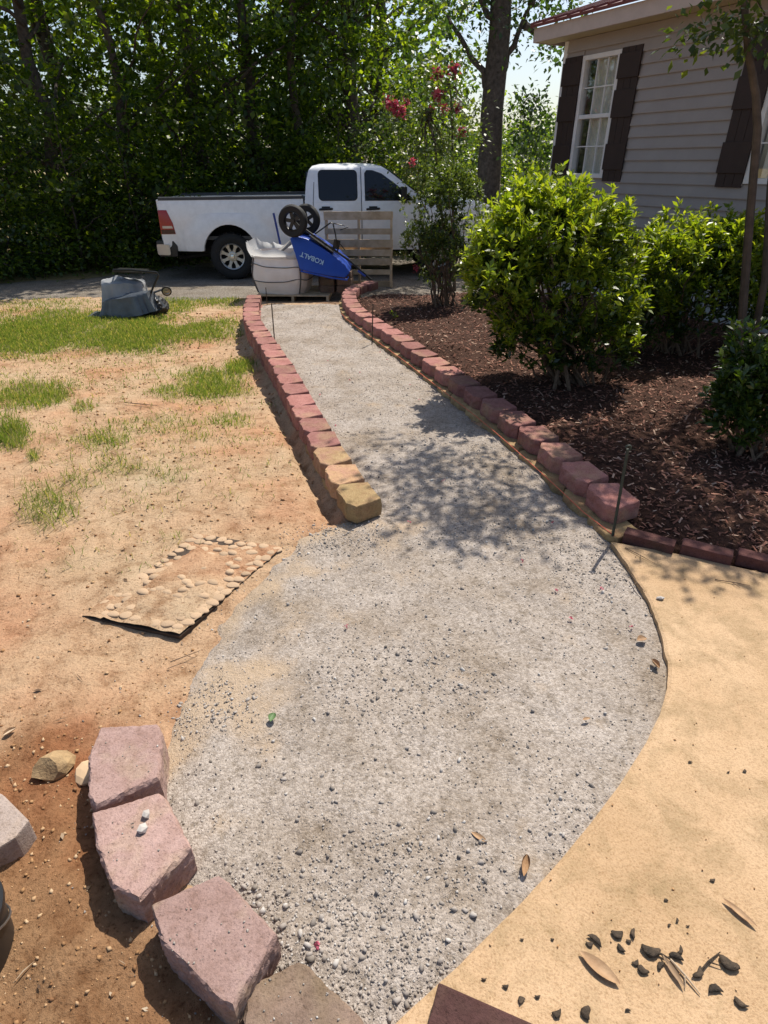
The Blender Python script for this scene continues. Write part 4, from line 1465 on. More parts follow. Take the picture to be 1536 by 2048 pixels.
def wheel(root, a, side, R_=0.405, rim=0.235, wd=0.27, yc=0.84, steel='alloy', spokes=8):
    """a road wheel as part 'wheel' with tyre, rim and hub as sub-parts; side -1 is the near side"""
    w_ = empty('wheel')
    w_.parent = root
    w_.location = (a, side * yc, R_)
    B = Matrix.Rotation(math.pi / 2 * (1 if side < 0 else -1), 4, 'X')   # local z points outwards
    mb = MB()
    h = wd / 2
    mb.lathe([(rim, -h + .01), (R_ * .86, -h), (R_ * .97, -h * .75), (R_, -h * .4), (R_, h * .4), (R_ * .97, h * .75), (R_ * .86, h), (R_ * .72, h * 1.02), (rim + .005, h - .015), (rim, h - .05)], B, 48)
    for k in range(40):
        t = 2 * math.pi * k / 40
        c_ = B @ Vector((R_ * math.cos(t), R_ * math.sin(t), h * (.55 if k % 2 else -.1)))
        mb.box(c_, (.03, .016, .05), (B @ Matrix.Rotation(t, 4, 'Z')).to_3x3())
    mb.build('tyre', 'rubber', w_, True)
    mb = MB()
    mb.lathe([(rim, -h + .02), (rim, h - .03), (rim - .012, h - .012), (rim - .028, h - .02), (rim - .034, h - .06)], B, 40)
    for k in range(spokes):
        t = 2 * math.pi * (k + .5) / spokes
        d = Vector((math.cos(t), math.sin(t), 0))
        e = Vector((-d.y, d.x, 0))
        q = []
        for (r_, hw, zz) in ((.07, .030, h - .045), (.15, .022, h - .04), (rim - .03, .042, h - .035)):
            q += [B @ (d * r_ + e * hw + Vector((0, 0, zz))), B @ (d * r_ - e * hw + Vector((0, 0, zz))), B @ (d * r_ - e * hw * 1.1 + Vector((0, 0, zz - .04))), B @ (d * r_ + e * hw * 1.1 + Vector((0, 0, zz - .04)))]
        fs = []
        for s_ in range(2):
            for i in range(4):
                fs.append((s_ * 4 + i, s_ * 4 + (i + 1) % 4, s_ * 4 + 4 + (i + 1) % 4, s_ * 4 + 4 + i))
        fs += [(3, 2, 1, 0), (8, 9, 10, 11)]
        mb.add(q, fs)
    mb.lathe([(.0, h - .03), (.05, h - .028), (.085, h - .035), (.085, h - .08)], B, 24)
    mb.build('rim', steel, w_, True)
    mb = MB()
    mb.lathe([(0, h - .10), (rim - .01, h - .10), (rim - .01, h - .13)], B, 24)
    mb.build('brake_disc', 'under', w_, True)
    mb = MB()
    mb.lathe([(0, h - .005), (.036, h - .01), (.042, h - .03)], B, 20)
    for k in range(8):
        t = 2 * math.pi * k / 8
        mb.lathe([(0, h - .02), (.008, h - .02), (.010, h - .04)], Matrix.Translation(B @ Vector((.065 * math.cos(t), .065 * math.sin(t), 0))) @ B, 6)
    mb.build('hub_cap', 'chrome', w_, True)
    return w_

YAW = math.radians(5)
tc = GZ(470, 562, -0.2)
truck = empty('pickup_truck', (tc[0] - math.sin(YAW) * 1.0, tc[1] + math.cos(YAW) * 1.0, -0.185), YAW)
prop(truck, 'white crew cab pickup truck parked on the gravel before the woods', 'truck')
WB = 3.89

def wbody(a, z):
    k = 1.0
    if z < 0.75:
        k -= 0.05 * ((0.75 - z) / 0.3) ** 1.5 if z < .75 else 0
    if z > 1.05:
        k -= 0.035 * ((z - 1.05) / 0.33) ** 1.5
    return k
def wcab(a, z):
    k = wbody(a, min(z, 1.30))
    if z > 1.30:
        k -= 0.23 * ((z - 1.30) / 0.6) ** 1.12
    if z > 1.80:
        k -= 0.30 * ((z - 1.80) / 0.1) ** 2 * 0.35
    return k
def whood(a, z):
    k = wbody(a, min(z, 1.1))
    if a > 4.2:
        k -= 0.16 * ((a - 4.2) / .75) ** 2
    if z > 1.1:
        k -= 0.3 * ((z - 1.1) / .3) ** 2 * .6
    return k
def arch(cx, r_, z0, n=16, cz=0.42):
    t0 = math.asin((z0 - cz) / r_)
    return [(cx + r_ * math.cos(t), cz + r_ * math.sin(t) * (1.06 if math.sin(t) > 0 else 1)) for t in np.linspace(t0, math.pi - t0, n)]
ZC = [.5, .6, .7, .8, .9, 1.0, 1.05, 1.1, 1.16, 1.22, 1.28, 1.30, 1.36, 1.42, 1.5, 1.58, 1.66, 1.74, 1.80, 1.84, 1.87]
bedp = [(-1.20, .52), (-1.20, 1.28), (-1.17, 1.355), (1.37, 1.375), (1.37, .50)] + arch(0, .50, .50) + [(-.55, .50)]
for sd in (-1, 1):
    mb = MB()
    between(mb, bedp, lambda a, z: sd * wbody(a, z), lambda a, z: sd * (wbody(a, z) - .09), ZC)
    o = mb.build('bed_side', 'white_paint', truck, True, 0.008, 2)
    # raised flare above the wheel
    outer = [(.82, .62), (.80, .86), (.73, .99), (.60, 1.09), (.42, 1.13), (-.42, 1.13), (-.60, 1.09), (-.73, .99), (-.80, .86), (-.82, .62), (-.80, .51)]
    fl = [(.80, .51)] + outer + list(reversed(arch(0, .505, .51)))
    mb = MB()
    vs, fs, be = sheet2d(fl, [.6, .7, .8, .9, 1.0, 1.06, 1.1])
    bm = bmesh.new()
    def infl(a, z):
        rr = math.hypot(a, (z - .42) * 1.0)
        return 0.042 * float(1 - sstep(.58, .86, rr)) + 0.001
    between(mb, fl, lambda a, z: sd * (wbody(a, z) + infl(a, z)), lambda a, z: sd * (wbody(a, z) - .02), [.6, .7, .8, .88, .94, 1.0, 1.05, 1.09], [-.7, -.6, -.5, -.4, -.2, 0, .2, .4, .5, .6, .7])
    mb.build('wheel_flare', 'white_paint', truck, True)
    mb = MB()
    mb.tube([(-1.18, sd * .925, 1.365), (1.38, sd * .925, 1.385)], .03, 10)
    mb.box((.1, sd * .925, 1.372), (2.56, .10, .045), Matrix.Rotation(-.008, 3, 'Y'))
    mb.build('bed_rail', 'rail', truck, True)
    # tail light
    tp = [(-1.215, .80), (-1.208, 1.19), (-1.06, 1.19), (-.98, .98), (-.955, .80)]
    mb = MB()
    between(mb, tp, lambda a, z: sd * (wbody(a, z) + .010), lambda a, z: sd * (wbody(a, z) - .08), [.9, 1.0, 1.1])
    tl = mb.build('tail_light', 'redlens', truck, True, .006, 2)
    mb = MB()
    between(mb, [(-1.20, .805), (-1.20, .875), (-.97, .875), (-.962, .805)], lambda a, z: sd * (wbody(a, z) + .014), lambda a, z: sd * (wbody(a, z) + .002))
    mb.build('dark_band', 'smokelens', tl)
    mb = MB()
    between(mb, [(-1.17, .895), (-1.17, .935), (-1.0, .935), (-.99, .895)], lambda a, z: sd * (wbody(a, z) + .014), lambda a, z: sd * (wbody(a, z) + .002))
    mb.build('reverse_lens', 'alloy', tl)
    # wheels
    wheel(truck, 0.0, sd)
    wheel(truck, WB, sd)
    # dark wheel housings
    for cx in (0.0, WB):
        mb = MB()
        prof = arch(cx, .51, .5, 18)
        n = len(prof)
        V_ = [(a, sd * .93, z) for a, z in prof] + [(a, sd * .50, z) for a, z in prof]
        mb.add(V_, [(i, i + 1, n + i + 1, n + i) for i in range(n - 1)] + [tuple(range(n, 2 * n))])
        mb.build('wheel_housing', 'under', truck)
# tailgate, bulkhead and bed floor
mb = MB()
mb.box((-1.20, 0, .95), (.07, 1.80, .80))
mb.build('tailgate', 'white_paint', truck, False, .01)
mb = MB()
mb.box((0.1, 0, .72), (2.5, 1.82, .06)).box((1.33, 0, 1.02), (.05, 1.82, .62))
mb.build('bed_floor', 'rail', truck)
# bumper
mb = MB()
for sd in (-1, 1):
    between(mb, [(-1.34, .44), (-1.36, .52), (-1.35, .66), (-1.33, .69), (-1.02, .69), (-.96, .60), (-.98, .42), (-1.3, .42)], lambda a, z: sd * (1.0 - max(0, -1.15 - a) * .35), lambda a, z: sd * .70)
mb.box((-1.27, 0, .56), (.14, 1.45, .22))
bp_ = mb.build('rear_bumper', 'dark', truck, True, .012)
for sd in (-1, 1):
    mb = MB()
    between(mb, rrect(-1.345, .45, -1.10, .63, .03), lambda a, z: sd * (1.008 - max(0, -1.15 - a) * .35), lambda a, z: sd * (.98 - max(0, -1.15 - a) * .35), [], [-1.15])
    mb.build('chrome_end', 'alloy', bp_, True)
# cab
cabp = [(1.41, .50), (1.40, 1.0), (1.40, 1.32), (1.44, 1.62), (1.49, 1.80), (1.56, 1.87), (1.70, 1.90), (2.2, 1.915), (2.62, 1.905), (2.80, 1.87), (2.92, 1.80), (3.50, 1.40), (3.50, .50)]
mb = MB()
between(mb, cabp, lambda a, z: -wcab(a, z), lambda a, z: wcab(a, z), ZC, [1.5, 1.6, 1.8, 2.2, 2.6, 2.8, 3.0, 3.2])
mb.build('cab', 'white_paint', truck, True, .010, 2)
fp = [(3.50, 1.40), (3.62, 1.37), (4.60, 1.31), (4.86, 1.22), (4.95, 1.05), (4.97, .62), (4.90, .50)] + arch(WB, .50, .50) + [(3.50, .50)]
mb = MB()
between(mb, fp, lambda a, z: -whood(a, z), lambda a, z: whood(a, z), ZC, [3.7, 4.0, 4.3, 4.5, 4.7, 4.85])
mb.build('front_body', 'white_paint', truck, True, .010, 2)
mb = MB()
mb.box((1.8, 0, .55), (5.9, 1.3, .22))
mb.tube([(-.9, -.55, .40), (1.6, -.6, .42)], .035, 8)
mb.tube([(0, -.8, .405), (0, .8, .405)], .06, 10)
mb.tube([(WB, -.8, .405), (WB, .8, .405)], .06, 10)
mb.build('chassis', 'under', truck)
mb = MB()
mb.tube([(-1.05, -.62, .36), (-.6, -.55, .40), (-.35, -.5, .45)], .035, 10)
mb.build('tailpipe', 'under', truck, True)
mb = MB()
mb.box((4.965, 0, .88), (.06, 1.3, .40))
mb.build('grille', 'chrome', truck, False, .02)
mb = MB()
mb.box((4.97, 0, .56), (.16, 1.85, .2))
mb.build('front_bumper', 'chrome', truck, False, .03)
for sd in (-1, 1):
    mb = MB()
    mb.box((4.93, sd * .77, .95), (.12, .22, .28))
    mb.build('headlight', 'chrome', truck, False, .02)
    # doors with windows and handles
    rd = [(1.62, .56), (1.56, 1.0), (1.57, 1.30), (1.60, 1.62), (1.66, 1.80), (1.74, 1.855), (2.36, 1.865), (2.40, 1.84), (2.41, .56)]
    fd = [(2.44, .56), (2.44, 1.84), (2.48, 1.865), (2.66, 1.86), (2.86, 1.79), (3.43, 1.40), (3.47, 1.30), (3.42, .56)]
    win = [rrect(1.665, 1.335, 2.345, 1.80, .07), [(2.50, 1.335), (2.50, 1.75), (2.54, 1.795), (2.64, 1.795), (2.80, 1.745), (3.05, 1.585), (3.34, 1.375), (3.33, 1.335)]]
    for q, (pl, wpoly) in enumerate(zip((rd, fd), win)):
        mb = MB()
        between(mb, pl, lambda a, z: sd * (wcab(a, z) + .008), lambda a, z: sd * (wcab(a, z) - .02), ZC)
        dr = mb.build('door', 'white_paint', truck, True, .006, 2)
        mb = MB()
        cxm = sum(p[0] for p in wpoly) / len(wpoly)
        czm = sum(p[1] for p in wpoly) / len(wpoly)
        big = [(cxm + (p[0] - cxm) * 1.035, czm + (p[1] - czm) * 1.05) for p in wpoly]
        between(mb, big, lambda a, z: sd * (wcab(a, z) + .012), lambda a, z: sd * (wcab(a, z) + .0), ZC)
        mb.build('window_seal', 'seam', dr, True)
        mb = MB()
        between(mb, wpoly, lambda a, z: sd * (wcab(a, z) + .0145), lambda a, z: sd * (wcab(a, z) + .002), ZC)
        mb.build('window', 'tint', dr, True)
        mb = MB()
        a0 = (1.66, 2.52)[q]
        y_ = sd * (wcab(1.7, 1.19) + .035)
        mb.tube([(a0, sd * (wcab(1.7, 1.19) + .005), 1.185), (a0 + .02, y_, 1.19), (a0 + .20, y_, 1.195), (a0 + .23, sd * (wcab(1.7, 1.19) + .005), 1.195)], .019, 8)
        mb.box((a0 + .115, sd * (wcab(1.7, 1.19) + .012), 1.205), (.15, .014, .06))
        mb.build('handle', 'dark', dr, True)
    # seams show as dark gaps
    mb = MB()
    for aa in (2.425,):
        between(mb, [(aa - .006, .56), (aa - .006, 1.86), (aa + .006, 1.86), (aa + .006, .56)], lambda a, z: sd * (wcab(a, z) + .003), lambda a, z: sd * (wcab(a, z) - .01), ZC)
    between(mb, [(1.54, .56), (1.545, 1.3), (1.575, 1.62), (1.585, 1.62), (1.556, 1.3), (1.552, .56)], lambda a, z: sd * (wcab(a, z) + .002), lambda a, z: sd * (wcab(a, z) - .01), ZC)
    mb.build('door_seam', 'seam', truck)
    mb = MB()
    mb.box((3.18, sd * 1.10, 1.42), (.10, .20, .26))
    mb.tube([(3.2, sd * .9, 1.33), (3.19, sd * 1.05, 1.36)], .02, 6)
    mb.build('wing_mirror', 'dark', truck, True, .02)
# rear and front glass
mb = MB()
pl = [(-.62, 1.40), (-.55, 1.78), (.55, 1.78), (.62, 1.40)]
mb.prism(pl, lambda p: (1.385 + (p[1] - 1.32) * .13, p[0], p[1]), lambda p: (1.43 + (p[1] - 1.32) * .13, p[0], p[1]))
mb.build('rear_window', 'tint', truck)
mb = MB()
pl = [(-.78, 1.44), (-.66, 1.80), (.66, 1.80), (.78, 1.44)]
mb.prism(pl, lambda p: (3.52 - (p[1] - 1.40) * 1.45, p[0], p[1] + .02), lambda p: (3.45 - (p[1] - 1.40) * 1.45, p[0], p[1]))
mb.build('windscreen', 'tint', truck)

# ---- the half hidden car beyond the shrub
car = empty('parked_car', (3.0, 13.9, -0.18), math.radians(-8))
prop(car, 'pale silver car, only its roof showing above the bright shrub', 'car')
def wcar(a, z):
    k = .88 - (0.05 * ((.6 - z) / .3) ** 2 if z < .6 else 0)
    if z > .95:
        k -= .22 * ((z - .95) / .65)
    return k
ZK = [.3, .45, .6, .75, .9, .95, 1.05, 1.15, 1.25, 1.35, 1.45, 1.52, 1.57]
def carch(cx):
    return [(cx + .37 * math.cos(t), .33 + .37 * math.sin(t)) for t in np.linspace(0, math.pi, 12)]
cp = [(-1.0, .35), (-1.02, .62), (-.95, .84), (-.2, .98), (.15, 1.02), (.85, 1.50), (1.1, 1.585), (1.7, 1.63), (2.4, 1.60), (2.9, 1.48), (3.25, 1.08), (3.42, .95), (3.45, .4)] + carch(2.55) + carch(-.25)
mb = MB()
between(mb, cp, lambda a, z: -wcar(a, z), lambda a, z: wcar(a, z), ZK, [-.5, 0, .4, .8, 1.1, 1.7, 2.4, 2.9])
mb.build('body', 'silver', car, True, .02, 2)
for sd in (-1, 1):
    mb = MB()
    between(mb, [(.45, 1.04), (.95, 1.44), (1.15, 1.51), (1.6, 1.54), (1.6, 1.04)], lambda a, z: sd * (wcar(a, z) + .006), lambda a, z: sd * (wcar(a, z) - .01), ZK)
    mb.build('window', 'tint', car, True)
    mb = MB()
    between(mb, [(1.68, 1.04), (1.68, 1.54), (2.35, 1.52), (2.75, 1.42), (2.95, 1.06)], lambda a, z: sd * (wcar(a, z) + .006), lambda a, z: sd * (wcar(a, z) - .01), ZK)
    mb.build('window', 'tint', car, True)
    wheel(car, -.25, sd, .33, .20, .20, .78, 'alloy', 6)
    wheel(car, 2.55, sd, .33, .20, .20, .78, 'alloy', 6)
    mb = MB()
    mb.tube([(.95, sd * .58, 1.60), (1.2, sd * .58, 1.66), (2.3, sd * .58, 1.66), (2.6, sd * .58, 1.60)], .014, 8)
    mb.build('roof_rail', 'chrome', car, True)
    mb = MB()
    mb.box((-.93, sd * .62, .74), (.12, .3, .14))
    mb.build('headlight', 'chrome', car, False, .02)
mb = MB()
pl = [(-.66, 1.06), (-.56, 1.46), (.56, 1.46), (.66, 1.06)]
mb.prism(pl, lambda p: (.15 + (p[1] - 1.02) * 1.46 - .02, p[0], p[1] + .012), lambda p: (.15 + (p[1] - 1.02) * 1.46 + .03, p[0], p[1] - .03))
mb.build('windscreen', 'tint', car)

# ================================================================== BULK BAG, PALLETS, WHEELBARROW
def pallet(name, label, group, Wd, Dp, slats, upright=False):
    r_ = empty(name)
    prop(r_, label, 'pallet', group)
    for q, (c0, c1) in enumerate(slats):
        mb = MB()
        mb.box((0, (c0 + c1) / 2, .118), (Wd, c1 - c0, .018))
        o = mb.build('deck_board', 'wood', r_, False, .002, 1)
        o.location = (random.gauss(0, .004), 0, 0)
        o.rotation_euler = (0, random.gauss(0, .004), random.gauss(0, .006))
    for s_ in (-1, 0, 1):
        mb = MB()
        if upright:
            mb.box((s_ * (Wd / 2 - .025), Dp / 2, .064), (.042, Dp, .088))
        else:
            mb.box((s_ * (Wd / 2 - .025), Dp / 2, .018 + .045), (.042, Dp, .09))
        mb.build('stringer', 'wood', r_, False, .003, 1)
    for c0 in (0.0, Dp / 2 - .05, Dp - .10):
        mb = MB()
        mb.box((0, c0 + .05, .009), (Wd, .10, .018))
        mb.build('bottom_board', 'wood', r_, False, .002, 1)
    return r_
bb = G(570, 603)
YB = bb.y
pa = pallet('pallet', 'wooden pallet lying under the white bulk bag', 'wooden pallets', 1.15, .95, [(k * .137, k * .137 + .10) for k in range(7)])
pa.location = (bb.x + .13, YB - .02, float(H(bb.x, YB + .4)) - .01)
PZT = pa.location.z + .128
# upright pallet against the truck
YU = 11.15
def zu(py):
    return PY(720, py, YU).z + .19
rows = [(zu(551), zu(541)), (zu(532), zu(519)), (zu(514), zu(501)), (zu(497), zu(481)), (zu(471), zu(459)), (zu(442), zu(425))]
pu_ = pallet('pallet', 'weathered wooden pallet standing on edge in front of the truck door', 'wooden pallets', 1.16, zu(425), rows, True)
pu_.rotation_euler = (math.radians(86), 0, math.radians(-2))
pu_.location = (PY(718, 500, YU).x, YU + .12, -.185)

# bag
def bag_ring(h, t):
    """half width at height h (0..1) and angle t: a rounded square"""
    e = 2.0 / 3.6
    cx = math.copysign(abs(math.cos(t)) ** e, math.cos(t))
    cy = math.copysign(abs(math.sin(t)) ** e, math.sin(t))
    r_ = 0.395 + 0.035 * math.sin(math.pi * min(1, h * 1.15)) - .03 * (1 - h) ** 3
    return cx * r_, cy * r_
bag = empty('bulk_bag', (PY(570, 590, YB + .42).x, YB + .43, PZT), math.radians(-9))
bag.scale = (1.08, 1.0, 1.06)
prop(bag, 'white woven bulk bag slumped open on a pallet at the path end', 'bag')
nt_, nh = 72, 22
def bag_surface(h0, h1, off, wob, seed, topfun=None):
    vs = []
    ph = seed * 1.7
    for j in range(nh + 1):
        k = h0 + (h1 - h0) * j / nh
        for i in range(nt_):
            t = 2 * math.pi * i / nt_
            x_, y_ = bag_ring(k, t)
            wr = wob * (math.sin(9 * t + 5 * k + ph) * .5 + math.sin(17 * t - 9 * k + ph) * .35 + math.sin(5 * t + 16 * k) * .4)
            s_ = 1 + off + wr
            z = k * .56
            if topfun:
                s2, z2 = topfun(t, j / nh)
                s_ *= s2
                z += z2
            vs.append((x_ * s_, y_ * s_, z))
    fs = [(j * nt_ + i, j * nt_ + (i + 1) % nt_, (j + 1) * nt_ + (i + 1) % nt_, (j + 1) * nt_ + i) for j in range(nh) for i in range(nt_)]
    return vs, fs
mb = MB()
vs, fs = bag_surface(0, 1.0, 0, .018, 1)
fs.append(tuple(range(nt_ - 1, -1, -1)))
mb.add(vs, fs)
mb.build('bag_wall', 'bag', bag, True, fix=False)
for hz in (.34, .70):
    mb = MB()
    pts = []
    for i in range(nt_ + 1):
        t = 2 * math.pi * i / nt_
        x_, y_ = bag_ring(hz, t)
        pts.append((x_ * 1.022, y_ * 1.022, hz * .56 + .018 * math.sin(t * 2 + hz * 9) + .012 * math.sin(5 * t)))
    mb.tube(pts, .006, 6)
    mb.build('cord', 'cord', bag, True)
for t in (math.radians(-44), math.radians(224)):
    mb = MB()
    x_, y_ = bag_ring(.5, t)
    pts = [(bag_ring(k, t)[0] * 1.02, bag_ring(k, t)[1] * 1.02, k * .56) for k in np.linspace(.02, 1.0, 8)]
    mb.tube(pts, .012, 6)
    mb.build('corner_strap', 'cord', bag, True)
def linertop(t, j):
    # flares out and rises at the left, and at the right rear; sags at the front
    left = max(0, math.cos(t - math.radians(190))) ** 2
    rr = max(0, math.cos(t - math.radians(25))) ** 3
    fr = max(0, math.cos(t - math.radians(285))) ** 2
    cr = math.sin(7 * t) * .5 + math.sin(13 * t + 2) * .35 + math.sin(23 * t) * .25
    z = j * (.10 * left + .13 * rr - .02 * fr + .03 * cr)
    s_ = 1 + j * (.16 * left - .22 * rr + .02 * fr) + .05 * cr * j * (1 - .3 * j) + .05 * math.sin(j * 3.1) * (1 - rr)
    return s_, z
mb = MB()
vs, fs = bag_surface(.88, 1.10, .012, .02, 4, linertop)
mb.add(vs, fs)
o = mb.build('liner', 'liner', bag, True, fix=False)
mb = MB()
n = 40
vs = [(0, 0, .50)]
for rr_ in (.5, .97):
    for i in range(n):
        t = 2 * math.pi * i / n
        x_, y_ = bag_ring(.9, t)
        vs.append((x_ * rr_, y_ * rr_, .50 - .04 * rr_ + random.gauss(0, .012)))
fs = [(0, 1 + i, 1 + (i + 1) % n) for i in range(n)] + [(1 + i, 1 + n + i, 1 + n + (i + 1) % n, 1 + (i + 1) % n) for i in range(n)]
mb.add(vs, fs)
mb.build('gravel_fill', 'gravel', bag, True)
# board poking out of the bag
bl = bag.location
mb = MB()
mb.bar(Vector((bl.x - .16, bl.y - .12, bl.z + .50)), Vector((bl.x + .16, bl.y + .02, bl.z + .72)), .13, .035)
prop(mb.build('board', 'board', None, False, .003, 1), 'grey weathered board poking out of the open bulk bag', 'board')
# spade with a blue shaft beyond the bag
pt = PY(547, 426, YB + 1.0)
sp_ = empty('spade', (pt.x + .09, YB + .98, -.16))
prop(sp_, 'spade with a dark blue shaft standing behind the bulk bag', 'spade')
mb = MB()
e_ = pt - sp_.location
mb.tube([Vector((.03, 0, .30)), Vector((.0, 0, .6)), e_], [.017, .017, .018], 10)
mb.build('shaft', 'blue_handle', sp_, True)
mb = MB()
vs = []
for j in range(7):
    k = j / 6
    ww = .10 * (1 - k ** 3) + .004
    for i in range(5):
        q = i / 4 * 2 - 1
        vs.append((q * ww + .03, .03 * (q * q) - .01, .30 - k * .30))
mb.add(vs, [(j * 5 + i, j * 5 + i + 1, j * 5 + 6 + i, j * 5 + 5 + i) for j in range(6) for i in range(4)])
mb.build('blade', 'steel', sp_, True)

# stack of blocks on the pallet beside the bag, in the wheelbarrow's shade
for lv in range(3):
    for k in range(2):
        p = PY(655 + 34 * k, 585, YB + .25)
        put_block(BM['greyblock'][k % 2], p.x, YB + .28 + .02 * lv, PZT + lv * .105 - (0 if k == 0 else .0), math.pi + random.gauss(0, .05), f'brown grey block stacked under the wheelbarrow, {["bottom", "middle", "top"][lv]} of the {["left", "right"][k]} pile', 'blocks stacked under the wheelbarrow')

# wheelbarrow, upside down with wheels in the air
Y0 = YB - .04
Y1 = Y0 + .58
wbr = empty('wheelbarrow', (PY(650, 530, Y0).x, (Y0 + Y1) / 2, PZT))
prop(wbr, 'blue tub wheelbarrow tipped upside down with black wheels in the air', 'wheelbarrow')
wo = wbr.location
def W(px, py, y=None):
    return PY(px, py, Y0 if y is None else y) - wo
tub_rim = [(598, 540), (640, 548), (684, 556), (699, 548)]
tub_bot = [(580, 478), (612, 478), (672, 518), (694, 536)]
near_r = [W(*p) for p in tub_rim]
near_b = [W(*p) + Vector((0, .07, 0)) for p in tub_bot]
dpt = Y1 - Y0
mb = MB()
poly = near_b[:1] + near_b[1:] + near_r[::-1]
# near side, curved shell: ring of points, mirrored to the far side
ringN = [W(*p) + Vector((0, dy, 0)) for p, dy in [((578, 479), .09), ((586, 472), .10), ((612, 479), .10), ((642, 497), .11), ((672, 517), .11), ((690, 533), .08), ((699, 547), .03), ((690, 556), .0), ((660, 552), -.02), ((628, 546), -.02), ((600, 539), -.01), ((590, 512), .04)]]
ringF = [Vector((p.x, dpt - p.y, p.z)) for p in ringN]
mid1 = [Vector((p.x, p.y + .05, p.z)) for p in ringN]
n = len(ringN)
cen = sum(ringN, Vector()) / n
mb.add(ringN + ringF, [tuple(range(n)), tuple(range(2 * n - 1, n - 1, -1))] + [(i, (i + 1) % n, n + (i + 1) % n, n + i) for i in range(n)])
tub = mb.build('tub', 'blue', wbr, True, .018, 3)
mb = MB()
rimN = [W(603, 542), W(630, 548), W(662, 555), W(694, 559)]
rimP = [p + Vector((0, -.03, 0)) for p in rimN] + [Vector((p.x, dpt - p.y + .03, p.z)) for p in rimN[::-1]]
mb.tube(rimP + [rimP[0]], .014, 8)
mb.build('tub_rim', 'blue', wbr, True)
# lettering, upside down as the tub lies
fcv = bpy.data.curves.new('lettering', 'FONT')
fcv.body = 'KOBALT'
fcv.size = .098
fcv.align_x = 'CENTER'
fcv.align_y = 'CENTER'
fcv.extrude = .001
fcv.offset = 0.0022
fo = bpy.data.objects.new('tmp_text', fcv)
COL.objects.link(fo)
dg = bpy.context.evaluated_depsgraph_get()
tm = bpy.data.meshes.new_from_object(fo.evaluated_get(dg))
bpy.data.objects.remove(fo)
lt = link('lettering', tm, 'letter', tub)
a_, b_ = W(641, 524), W(606, 511)
xax = (b_ - a_)
xax.y = 0
xax.normalize()
# plane of the near side, fitted at three points
q0, q1, q2 = ringN[2], ringN[4], ringN[9]
nrm = (q1 - q0).cross(q2 - q0).normalized()
if nrm.y > 0:
    nrm = -nrm
xax = (xax - nrm * xax.dot(nrm)).normalized()
yax = nrm.cross(xax)
ctr = (a_ + b_) / 2
ctr.y = q0.y + (-(nrm.x * (ctr.x - q0.x) + nrm.z * (ctr.z - q0.z)) / nrm.y)
lt.matrix_local = Matrix.Translation(ctr + nrm * .022) @ Matrix((xax, yax, nrm)).transposed().to_4x4()
# frame rails / handles
for yo in (Y0 + .12, Y1 - .12):
    mb = MB()
    mb.tube([W(600, 452, yo), W(640, 480, yo), W(700, 522, yo), W(726, 545, yo), W(744, 561, yo)], .017, 10)
    mb.build('frame_rail', 'black_steel', wbr, True)
    mb = MB()
    mb.tube([W(716, 541, yo), W(731, 552, yo)], .021, 10)
    mb.build('grip', 'blue', wbr, True)
mb = MB()
mb.bar(W(622, 470, Y0 + .3), W(668, 503, Y0 + .3), .34, .012, (0.5, 0, 1))
mb.build('base_plate', 'black_steel', wbr)
# stand: two hoops with a brace
for yo, dx in ((Y0 + .12, 0), (Y1 - .12, 0)):
    mb = MB()
    mb.tube([W(676, 505, yo), W(671, 470, yo), W(666, 447, yo), W(662, 445, yo), W(630, 468, yo)], .010, 8)
    mb.tube([W(672, 478, yo), W(690, 500, yo)], .008, 6)
    mb.build('stand_leg', 'black_steel', wbr, True)
mb = MB()
mb.tube([W(664, 446, Y0 + .12), W(664, 446, Y1 - .12)], .010, 8)
mb.tube([W(664, 446, Y0 + .12), W(683, 450, Y0 + .2), W(697, 454, Y0 + .2), W(680, 460, Y0 + .2)], .007, 6)
mb.build('stand_bar', 'black_steel', wbr, True)
mb = MB()
mb.box(W(673, 489, Y0 + .16), (.10, .02, .13), Matrix.Rotation(.25, 3, 'Y'))
mb.build('brace_plate', 'black_steel', wbr)
wc = [W(586, 442, Y0 - .02), W(613, 439, Y1 + .0)]
for q, c_ in enumerate(wc):
    wh = empty('wheel')
    wh.parent = wbr
    wh.location = c_
    B = Matrix.Rotation(math.pi / 2, 4, 'X') @ Matrix.Rotation(0.0, 4, 'Y')
    B = Matrix.Rotation(math.radians(-12), 4, 'Z') @ B
    mb = MB()
    mb.lathe([(.135, -.05), (.17, -.06), (.20, -.052), (.220, -.024), (.224, 0), (.220, .024), (.20, .052), (.165, .052), (.135, .045)], B, 40)
    mb.build('tyre', 'rubber', wh, True)
    mb = MB()
    mb.lathe([(.137, -.04), (.137, .04), (.125, .045), (.115, .02), (.115, -.02), (.125, -.045), (.137, -.04)], B, 32)
    for k in range(5):
        t = 2 * math.pi * k / 5 + .5
        d = Vector((math.cos(t), math.sin(t), 0))
        mb.bar(B @ (d * .02), B @ (d * .12), .05, .02, B.to_3x3() @ Vector((0, 0, 1)))
    mb.lathe([(.0, .035), (.03, .035), (.034, .0), (.03, -.035), (0, -.035)], B, 16)
    mb.build('rim', 'dark', wh, True)
mb = MB()
mb.tube([wc[0], wc[1]], .012, 8)
mb.tube([(wc[0] + wc[1]) / 2, W(606, 456, (Y0 + Y1) / 2)], .02, 8)
mb.build('axle', 'black_steel', wbr, True)

